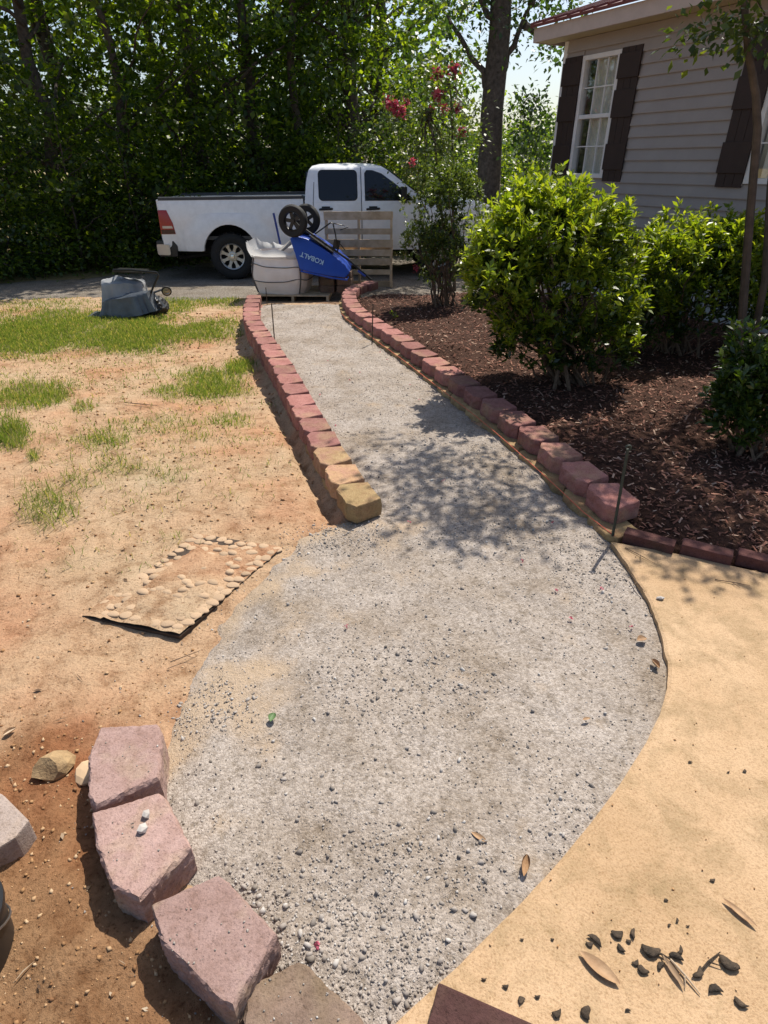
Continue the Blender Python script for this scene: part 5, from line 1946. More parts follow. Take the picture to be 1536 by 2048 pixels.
# ================================================================== TARPED BUNDLE ON THE GRASS
tb = G(255, 636)
bun = empty('tarp_bundle', (tb.x, tb.y + .05, tb.z))
prop(bun, 'grey tarp covered folding cart lying on the grass', 'tarp')
YT = tb.y + .05
def T(px, py, dy=0.0):
    return PY(px, py, YT + dy) - bun.location
def lump(name, cen, d, seed, mat, amp=.16, crease=7, flatb=True):
    bm = bmesh.new()
    bmesh.ops.create_icosphere(bm, subdivisions=5, radius=1)
    rr = np.random.default_rng(seed)
    dirs = rr.normal(size=(13, 3))
    dirs /= np.linalg.norm(dirs, axis=1, keepdims=True)
    offs = rr.uniform(.6, .95, 13)
    ph = rr.uniform(0, 6, 8)
    fr = rr.normal(size=(8, 3)) * crease
    P_ = np.array([v_.co[:] for v_ in bm.verts])
    for n_, o_ in zip(dirs, offs):
        k = np.clip(P_ @ n_ - o_, 0, None)
        P_ = P_ - n_ * k[:, None] * .92
    cr = sum(np.abs(np.sin(P_ @ f_ + p_)) for f_, p_ in zip(fr, ph)) / 8 - .6
    P_ = P_ * (1 + amp * cr[:, None])
    fold = sum(np.abs(np.sin(P_ @ (f_ * 2.6) + p_ * 3)) ** 3 for f_, p_ in zip(fr[:5], ph)) / 5 - .4
    P_ = P_ * (1 - .16 * fold[:, None])
    P_ = P_ * np.array(d)
    if flatb:
        P_[:, 2] = np.maximum(P_[:, 2], -d[2] * .75)
    for v_, p_ in zip(bm.verts, P_):
        v_.co = Vector(p_) + Vector(cen)
    me = bpy.data.meshes.new(name)
    bm.to_mesh(me)
    bm.free()
    return link(name, me, mat, bun, True)
def drape(name, cen, d, hgt, seed, mat, flare=.12, pleat=.05, tilt=(0, 0)):
    """a cover hanging over something boxy: sagging top, pleated skirt"""
    rr = random.Random(seed)
    nt2, ns = 120, 26
    ph = [rr.uniform(0, 6.3) for _ in range(8)]
    vs = []
    for j in range(ns + 1):
        s_ = j / ns
        for i in range(nt2):
            t = 2 * math.pi * i / nt2
            e = .62
            bx_ = math.copysign(abs(math.cos(t)) ** e, math.cos(t))
            by_ = math.copysign(abs(math.sin(t)) ** e, math.sin(t))
            pl_ = math.sin(5 * t + ph[0]) * .5 + math.sin(9 * t + ph[1]) * .45 + abs(math.sin(6.5 * t + ph[2])) * .8 - .4 + .25 * math.sin(17 * t + ph[3])
            cr = .5 * abs(math.sin(7 * bx_ * s_ + 4 * by_ * s_ + ph[4])) + .4 * abs(math.sin(11 * by_ * s_ - 5 * bx_ * s_ + ph[5]))
            if s_ < .5:
                k = s_ / .5
                r_ = .94 * k
                z = hgt * (1 - .10 * k ** 4) - .05 * hgt * cr * (1 - .4 * k) - .06 * hgt * (1 - k * k) * math.sin(2 * t + ph[6])
            else:
                k = (s_ - .5) / .5
                r_ = .94 + .06 * math.sin(k * 1.57) + flare * k ** 1.6 + pleat * pl_ * (.25 + .75 * k)
                z = hgt * (.90 - .89 * k) - .03 * hgt * cr * (1 - k)
                z += .05 * hgt * math.sin(3 * t + ph[7]) * (1 - k)
            x_ = bx_ * r_ * d[0]
            y_ = by_ * r_ * d[1]
            vs.append((cen[0] + x_, cen[1] + y_, max(.004, cen[2] + z + tilt[0] * x_ + tilt[1] * y_)))
    mb = MB()
    mb.add(vs, [(j * nt2 + i, j * nt2 + (i + 1) % nt2, (j + 1) * nt2 + (i + 1) % nt2, (j + 1) * nt2 + i) for j in range(ns) for i in range(nt2)])
    return mb.build(name, mat, bun, True, fix=False)
c0 = T(254, 600, .36)
zt_ = T(254, 548, .36).z
drape('grey_tarp', (c0.x, c0.y, .0), (.30, .24), zt_ * .9, 3, 'tarp', .14, .12, (-.05, 0))
c1 = T(258, 612, .12)
drape('dark_tarp', (c1.x, c1.y, .0), (.36, .17), T(262, 588, .10).z, 8, 'tarp2', .2, .16, (.2, 0))
lump('wheel_cover', T(310, 612, .22), (.20, .22, .14), 12, 'dark', .22)
mb = MB()
vs = []
nx_, ny_ = 20, 8
for i in range(nx_ + 1):
    for j in range(ny_ + 1):
        u_, v_ = i / nx_, j / ny_
        p = T(176 + 130 * u_, 634 + 5 * u_, 0) + Vector((0, v_ * .35, 0))
        vs.append((p.x, p.y - .02, max(p.z, 0) + .012 + .02 * math.sin(9 * u_ + 3 * v_) * v_ + .05 * math.exp(-((u_ - .25) / .12) ** 2) * v_))
mb.add(vs, [(i * (ny_ + 1) + j, (i + 1) * (ny_ + 1) + j, (i + 1) * (ny_ + 1) + j + 1, i * (ny_ + 1) + j + 1) for i in range(nx_) for j in range(ny_)])
mb.build('ground_flap', 'tarp2', bun, True)
for yo in (.12, .55):
    mb = MB()
    mb.tube([T(226, 540, yo), T(262, 540, yo), T(314, 545, yo), T(317, 550, yo), T(306, 575, yo), T(300, 590, yo)], .014, 8)
    mb.build('frame_tube', 'black_steel', bun, True)
mb = MB()
mb.tube([T(232, 538, .12), T(232, 538, .55)], .012, 8)
mb.tube([T(314, 545, .12), T(314, 545, .55)], .012, 8)
mb.box(T(262, 541, .33), (.42, .30, .018), Matrix.Rotation(.04, 3, 'Y'))
mb.build('cross_frame', 'black_steel', bun, True)
for yo in (.06, .14):
    wh = empty('caster_wheel')
    wh.parent = bun
    wh.location = T(333, 582, yo)
    B = Matrix.Rotation(math.pi / 2 + .3, 4, 'X') @ Matrix.Rotation(.35, 4, 'Y')
    mb = MB()
    mb.lathe([(.05, -.016), (.068, -.014), (.07, 0), (.068, .014), (.05, .016)], B, 28)
    mb.build('tyre', 'rubber', wh, True)
    mb = MB()
    mb.lathe([(.051, -.016), (.051, .016), (.04, .019), (.03, .01), (.018, .012), (.016, .022), (0, .024)], B, 24)
    mb.build('rim', 'steel', wh, True)
mb = MB()
mb.tube([T(333, 582, .1), T(322, 580, .14), T(300, 588, .2)], .014, 8)
mb.build('axle_arm', 'steel', bun, True)

# ================================================================== HOUSE
HU = np.array([0.47798, -0.87837])          # along the wall towards the viewer
HN = np.array([-0.87837, -0.47798])         # out of the wall
HP = np.array([2.9, 9.63])
U0, U1, ZW0, ZW1 = -0.80, 8.6, 0.86, 3.16
house = empty('house', (HP[0] + HU[0] * U0, HP[1] + HU[1] * U0, -0.1))
prop(house, 'grey tan lap sided house with dark brown shutters and red roof', 'house')
house.rotation_euler = (0, 0, math.atan2(HU[1], HU[0]))   # local x along the wall, local -y ... out is +y or -y
_ly_ = Vector((-math.sin(house.rotation_euler.z), math.cos(house.rotation_euler.z)))
OUT = 1.0 if (_ly_.x * HN[0] + _ly_.y * HN[1]) > 0 else -1.0
def hl(u_, out, z):
    return Vector((u_ - U0, OUT * out, z + 0.1))
def hbox(mb, u0, u1, o0, o1, z0, z1):
    a, c_ = hl(u0, o0, z0), hl(u1, o1, z1)
    lo = Vector((min(a.x, c_.x), min(a.y, c_.y), min(a.z, c_.z)))
    hi = Vector((max(a.x, c_.x), max(a.y, c_.y), max(a.z, c_.z)))
    return mb.box((lo + hi) / 2, hi - lo)
WIN = [(-0.41, 0.235, 1.555, 2.95), (2.335, 2.98, 1.53, 2.95)]
# core walls (behind the boards), with the window holes left open
mb = MB()
DPT = 6.5
edges_u = [U0 + .01, WIN[0][0], WIN[0][1], WIN[1][0], WIN[1][1], U1 - .01]
for k in range(5):
    if k in (1, 3):
        wv = WIN[k // 2]
        hbox(mb, edges_u[k], edges_u[k + 1], -.12, -.004, ZW0, wv[2])
        hbox(mb, edges_u[k], edges_u[k + 1], -.12, -.004, wv[3], ZW1)
    else:
        hbox(mb, edges_u[k], edges_u[k + 1], -.12, -.004, ZW0, ZW1)
hbox(mb, U0 + .01, U0 + .13, -DPT, -.125, ZW0, ZW1 + .02)
hbox(mb, U1 - .13, U1 - .01, -DPT, -.125, ZW0, ZW1 + .02)
hbox(mb, U0 + .01, U1 - .01, -DPT - .12, -DPT - .01, ZW0, ZW1 + .02)
mb.build('wall', 'siding', house)
mb = MB()
hbox(mb, U0 + .03, U1 - .03, -DPT, -.03, -.4, ZW0 - .005)
mb.build('skirting', 'skirting', house)
# lap boards, each its own piece
EXP = 0.1275
nb_ = int((ZW1 - ZW0) / EXP) + 1
def lap(u0, u1, z0):
    mb = MB()
    z1 = min(z0 + EXP + .012, ZW1 + .01)
    prof = [(.0, z0), (.021, z0), (.0225, z0 + .006), (.016, z0 + EXP * .45), (.012, z0 + EXP * .5), (.014, z0 + EXP * .58), (.005, z1), (.0, z1)]
    prof = [(.0, z0), (.029, z0 - .004), (.030, z0 + .006), (.005, z1), (.0, z1)]
    n = len(prof)
    V_ = [hl(u0, o_, z) for o_, z in prof] + [hl(u1, o_, z) for o_, z in prof]
    mb.add(V_, [tuple(range(n)), tuple(range(2 * n - 1, n - 1, -1))] + [(i, (i + 1) % n, n + (i + 1) % n, n + i) for i in range(n)])
    return mb.build('siding_board', 'siding', house)
for k in range(nb_):
    z0 = ZW0 + k * EXP
    if z0 > ZW1 - .02:
        break
    zc = z0 + EXP * .5
    cuts = [U0 + .055]
    for wv in WIN:
        if wv[2] - .06 < zc < wv[3] + .06:
            cuts += [wv[0] - .02, wv[1] + .02]
    cuts.append(U1)
    for q in range(0, len(cuts), 2):
        lap(cuts[q], cuts[q + 1], z0)
# corner trim, fascia, soffit, roof
mb = MB()
hbox(mb, U0 - .012, U0 + .055, -.10, .030, ZW0 - .02, ZW1 + .0)
mb.build('corner_trim', 'trim', house, False, .003, 1)
mb = MB()
hbox(mb, U0 - .30, U1 + .2, .0, .30, ZW1 + .012, ZW1 + .03)
mb.build('soffit', 'soffit', house)
mb = MB()
hbox(mb, U0 - .31, U1 + .2, .30, .325, ZW1 + .005, ZW1 + .165)
mb.build('fascia', 'fascia', house, False, .003, 1)
mb = MB()
hbox(mb, U0 - .335, U0 - .312, -3.3, .325, ZW1 + .005, ZW1 + .165)
mb.build('rake_board', 'fascia', house, False, .003, 1)
mb = MB()
SL = math.tan(math.radians(16))
for (o0, o1) in ((.37, -3.3),):
    za, zb = ZW1 + .165, ZW1 + .165 + (o0 - o1) * SL
    p = [hl(U0 - .37, o0, za), hl(U1 + .25, o0, za), hl(U1 + .25, o1, zb), hl(U0 - .37, o1, zb)]
    q = [v_ + Vector((0, 0, .035)) for v_ in p]
    mb.add(p + q, [(3, 2, 1, 0), (4, 5, 6, 7), (0, 1, 5, 4), (1, 2, 6, 5), (2, 3, 7, 6), (3, 0, 4, 7)])
    o2 = -DPT - .5
    p = [hl(U0 - .37, o1, zb), hl(U1 + .25, o1, zb), hl(U1 + .25, o2, za), hl(U0 - .37, o2, za)]
    q = [v_ + Vector((0, 0, .035)) for v_ in p]
    mb.add(p + q, [(3, 2, 1, 0), (4, 5, 6, 7), (0, 1, 5, 4), (1, 2, 6, 5), (2, 3, 7, 6), (3, 0, 4, 7)])
rf = mb.build('roof', 'roofing', house)
for k in range(42):
    uu = U0 - .34 + k * .23
    mb = MB()
    mb.bar(hl(uu, .375, ZW1 + .21), hl(uu, -3.28, ZW1 + .21 + 3.655 * SL), .03, .028)
    mb.build('roof_rib', 'roofing', rf)
# gable end above the far wall
mb = MB()
mb.prism([(.0, ZW1), (-3.3, ZW1 + 3.3 * SL + .14), (-DPT, ZW1)], lambda p: hl(U0 + .02, p[0], p[1]), lambda p: hl(U0 + .10, p[0], p[1]))
mb.build('gable', 'siding', house)
# windows
for wi, (u0, u1, z0, z1) in enumerate(WIN):
    wn_ = empty('window')
    wn_.parent = house
    fw = .042
    mb = MB()
    hbox(mb, u0 - .012, u0 + fw, -.06, .034, z0 - .012, z1 + .012)
    hbox(mb, u1 - fw, u1 + .012, -.06, .034, z0 - .012, z1 + .012)
    hbox(mb, u0 + fw, u1 - fw, -.06, .032, z1 - fw, z1 + .012)
    hbox(mb, u0 + fw, u1 - fw, -.06, .032, z0 - .012, z0 + fw)
    zm = (z0 + z1) / 2 + .02
    hbox(mb, u0 + fw, u1 - fw, -.05, .022, zm - .024, zm + .024)
    mb.build('frame', 'trim', wn_, False, .003, 1)
    zs = [(z0 + fw, zm - .024, -.012), (zm + .024, z1 - fw, -.004)]
    for (a, c_, off) in zs:
        mb = MB()
        hbox(mb, u0 + fw, u1 - fw, off - .022, off - .018, a, c_)
        mb.build('pane', 'glass', wn_)
        uw = (u1 - u0 - 2 * fw)
        for k in (1, 2):
            mb = MB()
            hbox(mb, u0 + fw + uw * k / 3 - .007, u0 + fw + uw * k / 3 + .007, off - .017, off - .005, a, c_)
            mb.build('muntin', 'trim', wn_)
        mb = MB()
        hbox(mb, u0 + fw, u1 - fw, off - .0165, off - .0045, (a + c_) / 2 - .007, (a + c_) / 2 + .007)
        mb.build('muntin', 'trim', wn_)
    mb = MB()
    n = 36
    V_ = []
    cu0 = u0 + .16 if wi == 0 else u0 + .1
    for i in range(n + 1):
        uu = cu0 + (u1 + .15 - cu0) * i / n
        oo = -.085 + .012 * math.sin(i * 1.5) + .006 * math.sin(i * .63)
        V_ += [hl(uu, oo, z0 - .1), hl(uu, oo, z1 + .1)]
    mb.add(V_, [(2 * i, 2 * i + 2, 2 * i + 3, 2 * i + 1) for i in range(n)])
    mb.build('curtain', 'curtain', wn_, True)
    mb = MB()
    hbox(mb, u0 - .3, u1 + .4, -.9, -.88, z0 - .4, z1 + .25)
    mb.build('room_wall', 'soffit', wn_)
    for (s0, s1) in ((u0 - .345, u0 - .02), (u1 + .02, u1 + .345)):
        sh = empty('shutter')
        sh.parent = house
        pw = (s1 - s0) / 3
        for k in range(3):
            mb = MB()
            hbox(mb, s0 + k * pw + .002, s0 + (k + 1) * pw - .002, .024, .040, z0 - .05, z1 + .02)
            mb.build('plank', 'shutter', sh, False, .002, 1)
        for zz in (z0 + .09, (z0 + z1) / 2 - .02, z1 - .30):
            mb = MB()
            hbox(mb, s0 - .010, s1 + .010, .0405, .060, zz - .0, zz + .26 if zz > z1 - .4 else zz + .30)
            mb.build('batten', 'shutter', sh, False, .002, 1)

# ================================================================== PLANTS
def limb(mb, a, c_, r0, r1, wob=.06, n=7, sides=7):
    a, c_ = Vector(a), Vector(c_)
    L = (c_ - a).length
    pts = []
    for i in range(n + 1):
        t = i / n
        p = a.lerp(c_, t)
        if 0 < i < n:
            p += Vector((random.gauss(0, wob * L * .3), random.gauss(0, wob * L * .3), random.gauss(0, wob * L * .12)))
        pts.append(p)
    mb.tube(pts, [r0 + (r1 - r0) * (i / n) for i in range(n + 1)], sides)
    return pts

def clump_leaves(cen, rad, per, size, sq=.7, width=1.0):
    """leaves gathered round clump centres"""
    n = len(cen) * per
    C_ = np.repeat(cen, per, 0)
    Rr = np.repeat(rad, per)[:, None]
    off = rng.normal(size=(n, 3)) * np.array([1, 1, sq]) * .55
    pos = C_ + off * Rr
    d = off + np.array([0, 0, -.15])
    sz = size * rng.uniform(.6, 1.3, n)
    return leaves(pos, d, sz, width, .6)

# ---- woodland trees: a few kinds, copied
def woodland_mesh(seed, Hh, zlo, rr, ncl, per, lsize, trunk_r, mat, lean=0.0):
    global rng
    rng = np.random.default_rng(seed)
    random.seed(seed)
    mb = MB()
    top = Vector((lean, random.gauss(0, .2), Hh))
    pts = limb(mb, (0, 0, -.2), top, trunk_r, trunk_r * .25, .03, 10, 10)
    cen = []
    for k in range(ncl):
        z = zlo + (Hh - zlo) * ((k + rng.random()) / ncl) ** 1.8
        t = (z - zlo) / (Hh - zlo)
        r_ = rr * (.55 + .6 * math.sin(math.pi * min(1, t * .8 + .25))) * math.sqrt(rng.uniform(.08, 1))
        a = rng.random() * 2 * math.pi
        cen.append((lean * z / Hh + r_ * math.cos(a), r_ * math.sin(a), z))
    cen = np.array(cen)
    for k in range(0, ncl, max(1, ncl // 22)):
        c_ = Vector(cen[k])
        zz = max(.4, c_.z - (Vector((c_.x, c_.y, 0)).length) * .6)
        limb(mb, (lean * zz / Hh, 0, zz), c_, trunk_r * .28, .012, .12, 5, 5)
    me1 = bpy.data.meshes.new('trunk')
    me1.from_pydata([tuple(p) for p in mb.v], [], mb.f)
    me1.materials.append(MT['bark'])
    for p in me1.polygons:
        p.use_smooth = True
    V_, F_ = clump_leaves(cen, rng.uniform(.28, .62, ncl), per, lsize, .5)
    me2 = np_mesh('crown', V_, F_)
    me2.materials.append(MT[mat])
    return me1, me2
KIND = [woodland_mesh(101, 9.5, .5, 2.3, 140, 60, .15, .16, 'forest_leaf', .3),
        woodland_mesh(102, 8.5, .2, 2.0, 130, 62, .14, .12, 'forest_leaf', -.4),
        woodland_mesh(103, 10.5, .9, 2.5, 145, 58, .155, .22, 'forest_leaf', .1),
        woodland_mesh(104, 8.0, .3, 2.1, 132, 62, .13, .14, 'dark_leaf', .2)]
BUSH = [woodland_mesh(111, 2.6, .1, 1.2, 52, 70, .09, .03, 'forest_leaf'), woodland_mesh(112, 3.4, .1, 1.3, 58, 70, .095, .035, 'forest_leaf')]
rng = np.random.default_rng(55)
random.seed(55)
def tree(kind, x, y, rz, s_, label, name='woodland_tree', cat='tree', group='woodland trees behind the driveway', src=None):
    me1, me2 = (src or KIND)[kind]
    r_ = empty(name, (x, y, float(H(x, y)) - .02), rz)
    r_.scale = (s_, s_, s_)
    prop(r_, label, cat, group)
    link('trunk', me1, None, r_)
    link('crown', me2, None, r_)
    return r_
TREES = [(1, -8.6, 13.2, .3, 1.0, 'leafy woodland tree at the far left edge above the driveway'),
         (0, -6.9, 14.4, 1.2, 1.0, 'sunlit woodland tree left of the truck with glossy leaves'),
         (3, -7.6, 12.6, 2.2, .62, 'dark young tree low at the left edge of the woods'),
         (1, -5.6, 15.4, 2.0, 1.0, 'woodland tree rising left of the truck tailgate'),
         (2, -4.4, 16.6, .2, 1.0, 'woodland tree rising behind the truck tail light'),
         (0, -3.1, 17.2, 4.0, 1.0, 'woodland tree with a dark trunk behind the truck bed'),
         (3, -1.9, 16.9, 3.1, 1.0, 'dark leaved tree behind the middle of the truck bed'),
         (1, -.8, 17.8, 5.0, 1.05, 'woodland tree rising behind the truck cab rear window'),
         (2, -.8, 17.4, 1.0, .9, 'tall woodland tree rising behind the truck roof'),
         (0, -.7, 19.6, 2.6, .8, 'woodland tree behind the truck windscreen'),
         (3, -10.2, 16.0, .8, 1.1, 'dark woodland tree behind the leftmost tree'),
         (2, -8.0, 18.0, 3.3, 1.1, 'tall back row tree left of the truck'),
         (1, -5.9, 19.4, 1.7, 1.1, 'back row tree between the left trees and the tail light'),
         (0, -3.9, 20.4, .9, 1.15, 'back row tree above the truck tail light'),
         (3, -2.0, 20.8, 2.4, 1.15, 'back row dark tree above the truck bed'),
         (2, -.2, 21.4, 4.4, 1.1, 'back row tree above the truck cab')]
for t_ in TREES:
    tree(*t_)
BUSHES = [(0, -7.4, 12.35, .1, .9, 'leafy bush at the left end of the driveway edge'), (1, -6.2, 13.1, 1.1, .85, 'leafy bush beyond the driveway left of the tarp'), (0, -5.2, 13.9, 2.0, 1.0, 'bright bush just left of the truck bumper'), (1, -4.5, 15.2, .6, 1.0, 'dark bush behind the truck rear corner'), (0, -2.9, 15.9, 3.0, .9, 'bush behind the front of the truck bed'), (1, -1.2, 16.2, 2.2, .9, 'dark bush behind the truck cab'), (0, 1.8, 16.8, 5.2, .85, 'bush behind the truck bonnet'), (1, 3.4, 16.9, 1.5, .8, 'dark bush beneath the big trunk'), (1, .6, 16.4, .9, .8, 'dark bush behind the truck windscreen'), (1, 4.5, 17.4, 3.3, .95, 'dark bush beside the house corner'), (1, 3.9, 19.6, .3, 1.0, 'dark bush between the big trunk and the house corner')]
for k, x, y, rz, s_, lab in BUSHES:
    tree(k, x, y, rz, s_, lab, 'woodland_bush', 'bush', 'bushes along the woodland edge', BUSH)

# big tree with open sky behind it
bt_ = empty('shade_tree', (PY(984, 360, 14.6).x, 14.6, -.2))
prop(bt_, 'large tree with a thick bare trunk standing against the sky gap', 'tree')
mb = MB()
bo = bt_.location
def B(px, py, dy=0.0):
    return PY(px, py, 14.6 + dy) - bo
random.seed(21)
rng = np.random.default_rng(21)
mb.tube([Vector((0, 0, -.2)), B(979, 330), B(984, 220), B(992, 140), B(1000, 60), B(1004, -60), B(1000, -250), B(985, -500)], [.27, .245, .225, .215, .205, .19, .16, .10], 14)
brs = [((1000, 150), (1062, 10), 0), ((1062, 10), (1090, -90), .2), ((982, 190), (895, 30), .3), ((1000, 60), (930, -60), -.3), ((1048, 50), (1110, 95), .5), ((1002, 20), (1080, -120), 0), ((1000, -100), (880, -250), .4), ((1000, -120), (1120, -250), -.4)]
cen = []
for a, c_, dy in brs:
    pts = limb(mb, B(*a), B(*c_, dy), .075, .03, .10, 7, 8)
    for p in pts[2:]:
        for _ in range(1):
            cen.append(p + Vector((random.gauss(0, .35), random.gauss(0, .6), random.gauss(0, .28))))
mb.build('trunk', 'bark', bt_, True, fix=False)
for _ in range(75):
    px, py = random.uniform(840, 1180), random.uniform(-420, 130)
    if 925 < px < 1120 and 0 < py and random.random() < .9:
        continue
    cen.append(B(px, py, random.gauss(0, .9)))
for _ in range(26):
    cen.append(B(random.uniform(1035, 1110), random.uniform(180, 330), random.uniform(-.3, .8)))
for _ in range(20):
    cen.append(B(random.uniform(820, 960), random.uniform(120, 330), random.uniform(0, 1.2)))
cen = np.array([c_[:] for c_ in cen])
V_, F_ = clump_leaves(cen, rng.uniform(.22, .45, len(cen)), 34, .11, .7)
link('crown', np_mesh('crown', V_, F_), 'dark_leaf', bt_)

# far woods closing the horizon
n = 30000
xx = rng.uniform(-45, 45, n)
yy = 27 + 9 * rng.random(n) + .02 * np.abs(xx)
ang = xx / yy
gap = sstep(.05, .10, ang) * (1 - sstep(.42, .5, ang))
hmax = 12 * (1 - gap) + 2.9 * gap
zz = rng.random(n) * hmax * (.7 + .6 * (vnoise(xx * .35, yy * .35) + .5))
V_, F_ = leaves(np.stack([xx, yy, zz], 1), sphere_pts(n), rng.uniform(.35, .7, n), 1.0)
prop(link('far_woods', np_mesh('far_woods', V_, F_), 'dark_leaf'), 'far dark woodland closing the view behind the trees', 'woods', kind='stuff')

# ---- shrubs with leaf rosettes
def shrub(name, label, base_pt, lobes, nros, lsize, mat_new, mat_old, nstem, group=None, fresh=.45):
    """lobes: (x, y, z, rx, ry, rz) relative to the base"""
    r_ = empty(name, base_pt)
    prop(r_, label, 'shrub', group)
    P_, N_, fr = [], [], []
    w_ = np.array([l[3] * l[5] + l[4] * l[5] for l in lobes])
    w_ = w_ / w_.sum()
    for l, k in zip(lobes, (w_ * nros).astype(int)):
        d = sphere_pts(k)
        d[:, 2] = np.where(d[:, 2] < -.5, -d[:, 2], d[:, 2])
        rad = rng.uniform(.35, 1.0, k) ** .45 * (1 + .38 * fbm(d[:, 0] * 2 + l[0], d[:, 1] * 2 + d[:, 2] * 2, 2.0, 2))
        p = np.array(l[:3]) + d * np.array(l[3:]) * rad[:, None]
        P_.append(p)
        N_.append(d * .7 + np.array([0, 0, .75]))
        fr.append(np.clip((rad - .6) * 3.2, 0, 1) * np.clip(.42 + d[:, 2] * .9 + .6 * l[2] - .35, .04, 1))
    P_ = np.concatenate(P_)
    N_ = np.concatenate(N_)
    fr = np.concatenate(fr)
    ok = P_[:, 2] > .03
    P_, N_, fr = P_[ok], N_[ok], fr[ok]
    N_ /= np.linalg.norm(N_, axis=1, keepdims=True)
    sel = (fr > .35) & (rng.random(len(P_)) < .16)
    k = lsize * rng.uniform(.8, 2.2, sel.sum())[:, None]
    up_ = N_[sel] * .6 + np.array([0, 0, .6])
    P_ = np.concatenate([P_, P_[sel] + up_ * k, P_[sel] + up_ * k * .5])
    N_ = np.concatenate([N_, N_[sel], N_[sel]])
    fr = np.concatenate([fr, np.ones(sel.sum()), np.ones(sel.sum())])
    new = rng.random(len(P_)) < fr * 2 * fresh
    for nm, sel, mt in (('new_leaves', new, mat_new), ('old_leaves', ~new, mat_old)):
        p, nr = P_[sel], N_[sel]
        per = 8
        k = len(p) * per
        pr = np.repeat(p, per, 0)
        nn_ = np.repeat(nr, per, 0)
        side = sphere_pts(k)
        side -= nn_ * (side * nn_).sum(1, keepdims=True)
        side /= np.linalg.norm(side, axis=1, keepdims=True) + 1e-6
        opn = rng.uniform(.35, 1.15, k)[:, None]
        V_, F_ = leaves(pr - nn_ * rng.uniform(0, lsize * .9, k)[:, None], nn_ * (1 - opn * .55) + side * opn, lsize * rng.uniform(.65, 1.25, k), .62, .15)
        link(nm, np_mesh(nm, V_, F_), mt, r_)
    mb = MB()
    idx = rng.choice(len(P_), min(nstem, len(P_)), False)
    for q, i in enumerate(idx):
        a = Vector((rng.normal() * .09, rng.normal() * .09, -.03))
        c_ = Vector(P_[i])
        limb(mb, a, c_, .011 if q % 3 else .017, .003, .10, 6, 5)
    mb.build('stems', 'twig', r_, True, fix=False)
    return r_
rng = np.random.default_rng(77)
random.seed(77)
def bedpt(px, py):
    z = .08
    p = GZ(px, py, z)
    return (p[0], p[1], float(bed_z(np.array([p[0]]), np.array([p[1]]))[0]))
b1 = bedpt(1140, 765)
Y1_ = b1[1]
def lob(px, py, rpx, ryw, rpz, basept, dy=0.0):
    """lobe whose middle and half sizes are read off the photo at the shrub's own distance"""
    Yc = basept[1] + dy
    c_ = PY(px, py, Yc)
    dep = Yc * CT - (c_.z - CAM_H) * ST
    sx = dep / FPX
    zt = PY(px, py - rpz, Yc).z
    zb = PY(px, py + rpz, Yc).z
    return (c_.x - basept[0], dy, c_.z - basept[2], rpx * sx, ryw, (zt - zb) / 2)
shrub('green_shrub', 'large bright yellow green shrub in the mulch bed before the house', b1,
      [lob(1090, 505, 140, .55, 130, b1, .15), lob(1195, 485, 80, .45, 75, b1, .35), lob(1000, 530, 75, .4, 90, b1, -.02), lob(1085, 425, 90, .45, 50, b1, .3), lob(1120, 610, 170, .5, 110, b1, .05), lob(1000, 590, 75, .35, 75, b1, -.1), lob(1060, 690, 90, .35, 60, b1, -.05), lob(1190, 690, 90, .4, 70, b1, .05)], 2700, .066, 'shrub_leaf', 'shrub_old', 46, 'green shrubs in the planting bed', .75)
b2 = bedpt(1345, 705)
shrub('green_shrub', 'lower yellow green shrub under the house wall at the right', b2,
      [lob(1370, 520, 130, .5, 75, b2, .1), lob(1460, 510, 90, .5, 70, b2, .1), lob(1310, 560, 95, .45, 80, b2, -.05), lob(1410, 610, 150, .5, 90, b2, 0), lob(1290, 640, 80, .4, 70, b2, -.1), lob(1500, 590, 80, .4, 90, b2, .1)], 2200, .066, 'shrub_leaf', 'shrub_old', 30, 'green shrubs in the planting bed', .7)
b3 = bedpt(1500, 905)
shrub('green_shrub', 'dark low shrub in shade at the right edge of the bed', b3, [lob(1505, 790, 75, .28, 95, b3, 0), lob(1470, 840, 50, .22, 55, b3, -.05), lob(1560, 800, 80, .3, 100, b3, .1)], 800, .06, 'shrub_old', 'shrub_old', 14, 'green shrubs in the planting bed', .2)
b4 = bedpt(885, 612)
sh4 = shrub('rose_bush', 'loose rose bush with a few red blooms beyond the big shrub', b4, [lob(870, 450, 65, .35, 85, b4, .1), lob(890, 540, 60, .35, 70, b4, .0), lob(900, 390, 45, .3, 60, b4, .25), lob(840, 500, 50, .25, 45, b4, -.1), lob(925, 430, 50, .3, 90, b4, .3), lob(845, 360, 16, .12, 40, b4, .1)], 1050, .05, 'rose_leaf', 'rose_leaf', 24, None, .4)
def bloom(parent, p, r_, n, name='bloom'):
    V_, F_ = leaves(np.tile(np.array(p), (n, 1)) + rng.normal(size=(n, 3)) * r_ * .42, sphere_pts(n), rng.uniform(.45, .8, n) * r_, 1.5)
    return link(name, np_mesh(name, V_, F_), 'pink', parent)
for px, py in [(832, 537), (826, 322), (800, 520)][:2]:
    bloom(sh4, PY(px, py, b4[1] - .1) - Vector(b4), .045, 40)
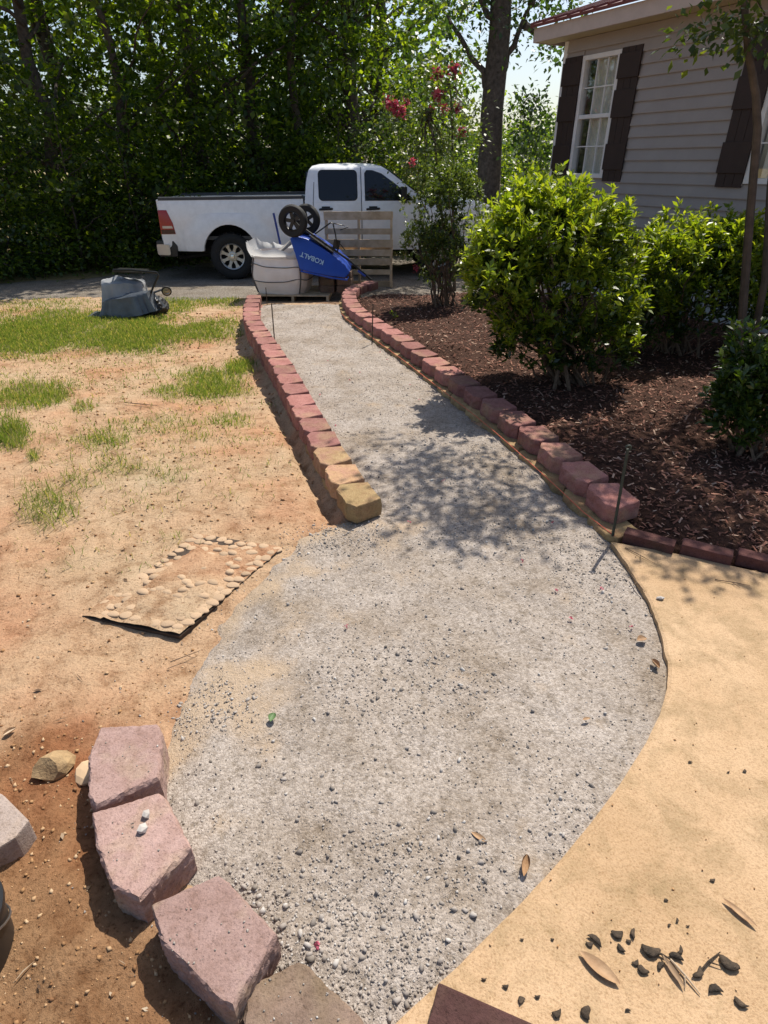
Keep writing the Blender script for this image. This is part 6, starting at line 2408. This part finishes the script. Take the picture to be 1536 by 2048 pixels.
# tiny seedlings on the mulch
for (px, py, hgt, lab) in [(790, 637, .09, 'tiny bright seedling on the mulch behind the right path border'), (993, 702, .10, 'small green sprout on the mulch before the big shrub')]:
    p = bedpt(px, py)
    r_ = empty('seedling', p)
    prop(r_, lab, 'seedling')
    k = 26
    pos = np.stack([rng.normal(size=k) * .022, rng.normal(size=k) * .022, rng.random(k) * hgt], 1)
    V_, F_ = leaves(pos, sphere_pts(k) + np.array([0, 0, .5]), rng.uniform(.025, .04, k), .8)
    link('leaves', np_mesh('leaves', V_, F_), 'shrub_leaf', r_)
    mb = MB()
    mb.tube([(0, 0, -.01), (.005, 0, hgt)], .002, 5)
    mb.build('stem', 'twig', r_)

# ---- crape myrtles
def myrtle(name, label, base_pt, stems, cen, crad, per, lsize, blooms, leafm='rose_leaf'):
    r_ = empty(name, base_pt)
    prop(r_, label, 'tree', 'flowering trees')
    mb = MB()
    for pts, r0, r1 in stems:
        n = len(pts)
        mb.tube(pts, [r0 + (r1 - r0) * i / (n - 1) for i in range(n)], 9)
    for c_ in (cen[::3] if len(cen) < 60 else cen[::4]):
        e = min((s_[0][-1] for s_ in stems), key=lambda q: (Vector(q) - Vector(c_)).length)
        hi_ = c_[2] > 4.2
        limb(mb, e, c_, .005 if hi_ else .012, .002 if hi_ else .004, .2 if hi_ else .12, 6, 5)
    mb.build('trunk', 'smooth_bark', r_, True, fix=False)
    V_, F_ = clump_leaves(np.array(cen), np.full(len(cen), crad) * rng.uniform(.7, 1.3, len(cen)), per, lsize, .8)
    link('crown', np_mesh('crown', V_, F_), leafm, r_)
    for p, rr_ in blooms:
        bloom(r_, p, rr_, 90, 'blossom')
    return r_
rng = np.random.default_rng(91)
random.seed(91)
cb = np.array([1.15, 10.75, -.2])
def C(px, py, dy=0.0):
    return PY(px, py, cb[1] + dy) - Vector(cb)
stems = [([Vector((0, 0, -.1)), C(880, 400), C(870, 280), C(850, 220)], .03, .012), ([Vector((.08, .1, -.1)), C(905, 380), C(905, 250), C(900, 170)], .03, .012)]
cen = [C(random.gauss(865, 45), random.gauss(265, 55), random.gauss(0, .35)) for _ in range(56)]
blooms = [(C(786, 210, -.2), .12), (C(800, 222, -.2), .13), (C(775, 203), .10), (C(877, 148, -.1), .12), (C(907, 140, -.1), .11), (C(877, 190, -.2), .12), (C(915, 215, -.1), .11), (C(862, 218), .08), (C(888, 217), .08), (C(924, 262, -.1), .10), (C(812, 205), .08)]
myrtle('crape_myrtle', 'pink flowering tree behind the rose bush beside the truck bonnet', tuple(cb), stems, [c_[:] for c_ in cen], .20, 60, .06, [(b_[:], r_ * .72) for b_, r_ in blooms])
# the near one at the right edge, whose crown hangs above the picture and dapples the path
tbp = bedpt(1478, 770)
def D(px, py, dy=0.0):
    return PY(px, py, tbp[1] + dy) - Vector(tbp)
stems = [([Vector((0, 0, -.06)), D(1487, 600), D(1500, 430), D(1515, 260), D(1512, 190), D(1496, 100), D(1488, 0), D(1470, -120), D(1440, -260)], .034, .016), ([Vector((.12, .12, -.06)), D(1530, 560, .12), D(1540, 380, .12), D(1556, 200, .15), D(1580, -60, .2), D(1600, -260, .3)], .030, .014)]
cen = []
def shade_spot(px, py, zc, spread):
    """a leafy clump on the sun's line above a shaded place on the ground"""
    g_ = GZ(px, py, .03)
    k = (zc - .03) / S.z
    return Vector(g_) + S * k + Vector((random.gauss(0, spread), random.gauss(0, spread), random.gauss(0, spread * .5)))
for (px, py, w_, h_, num) in [(800, 890, 60, 22, 3), (900, 950, 110, 40, 9), (960, 1010, 130, 40, 9), (900, 1050, 60, 20, 2), (1060, 1000, 60, 50, 5), (1250, 950, 110, 60, 12), (1400, 1000, 130, 60, 12), (1330, 880, 120, 50, 8), (1480, 900, 90, 70, 11), (1200, 830, 60, 30, 3), (1220, 985, 45, 30, 18), (1170, 935, 30, 20, 9), (1120, 900, 15, 10, 2), (1300, 1070, 60, 25, 8), (1420, 1090, 80, 30, 10)]:
    for _ in range(num):
        p = shade_spot(random.gauss(px, w_ * .6), random.gauss(py, h_ * .6), random.uniform(2.9, 4.2), .05)
        cen.append((p - Vector(tbp))[:])
for px, py in [(1455, 60), (1500, 52), (1530, 70), (1530, 30), (1470, 62), (1390, 62), (1410, 58)]:
    cen.append(D(px, py, random.gauss(0, .1))[:])
myrtle('crape_myrtle', 'slender leaning tree trunk at the right edge before the house', tbp, stems, cen, .19, 60, .062, [])
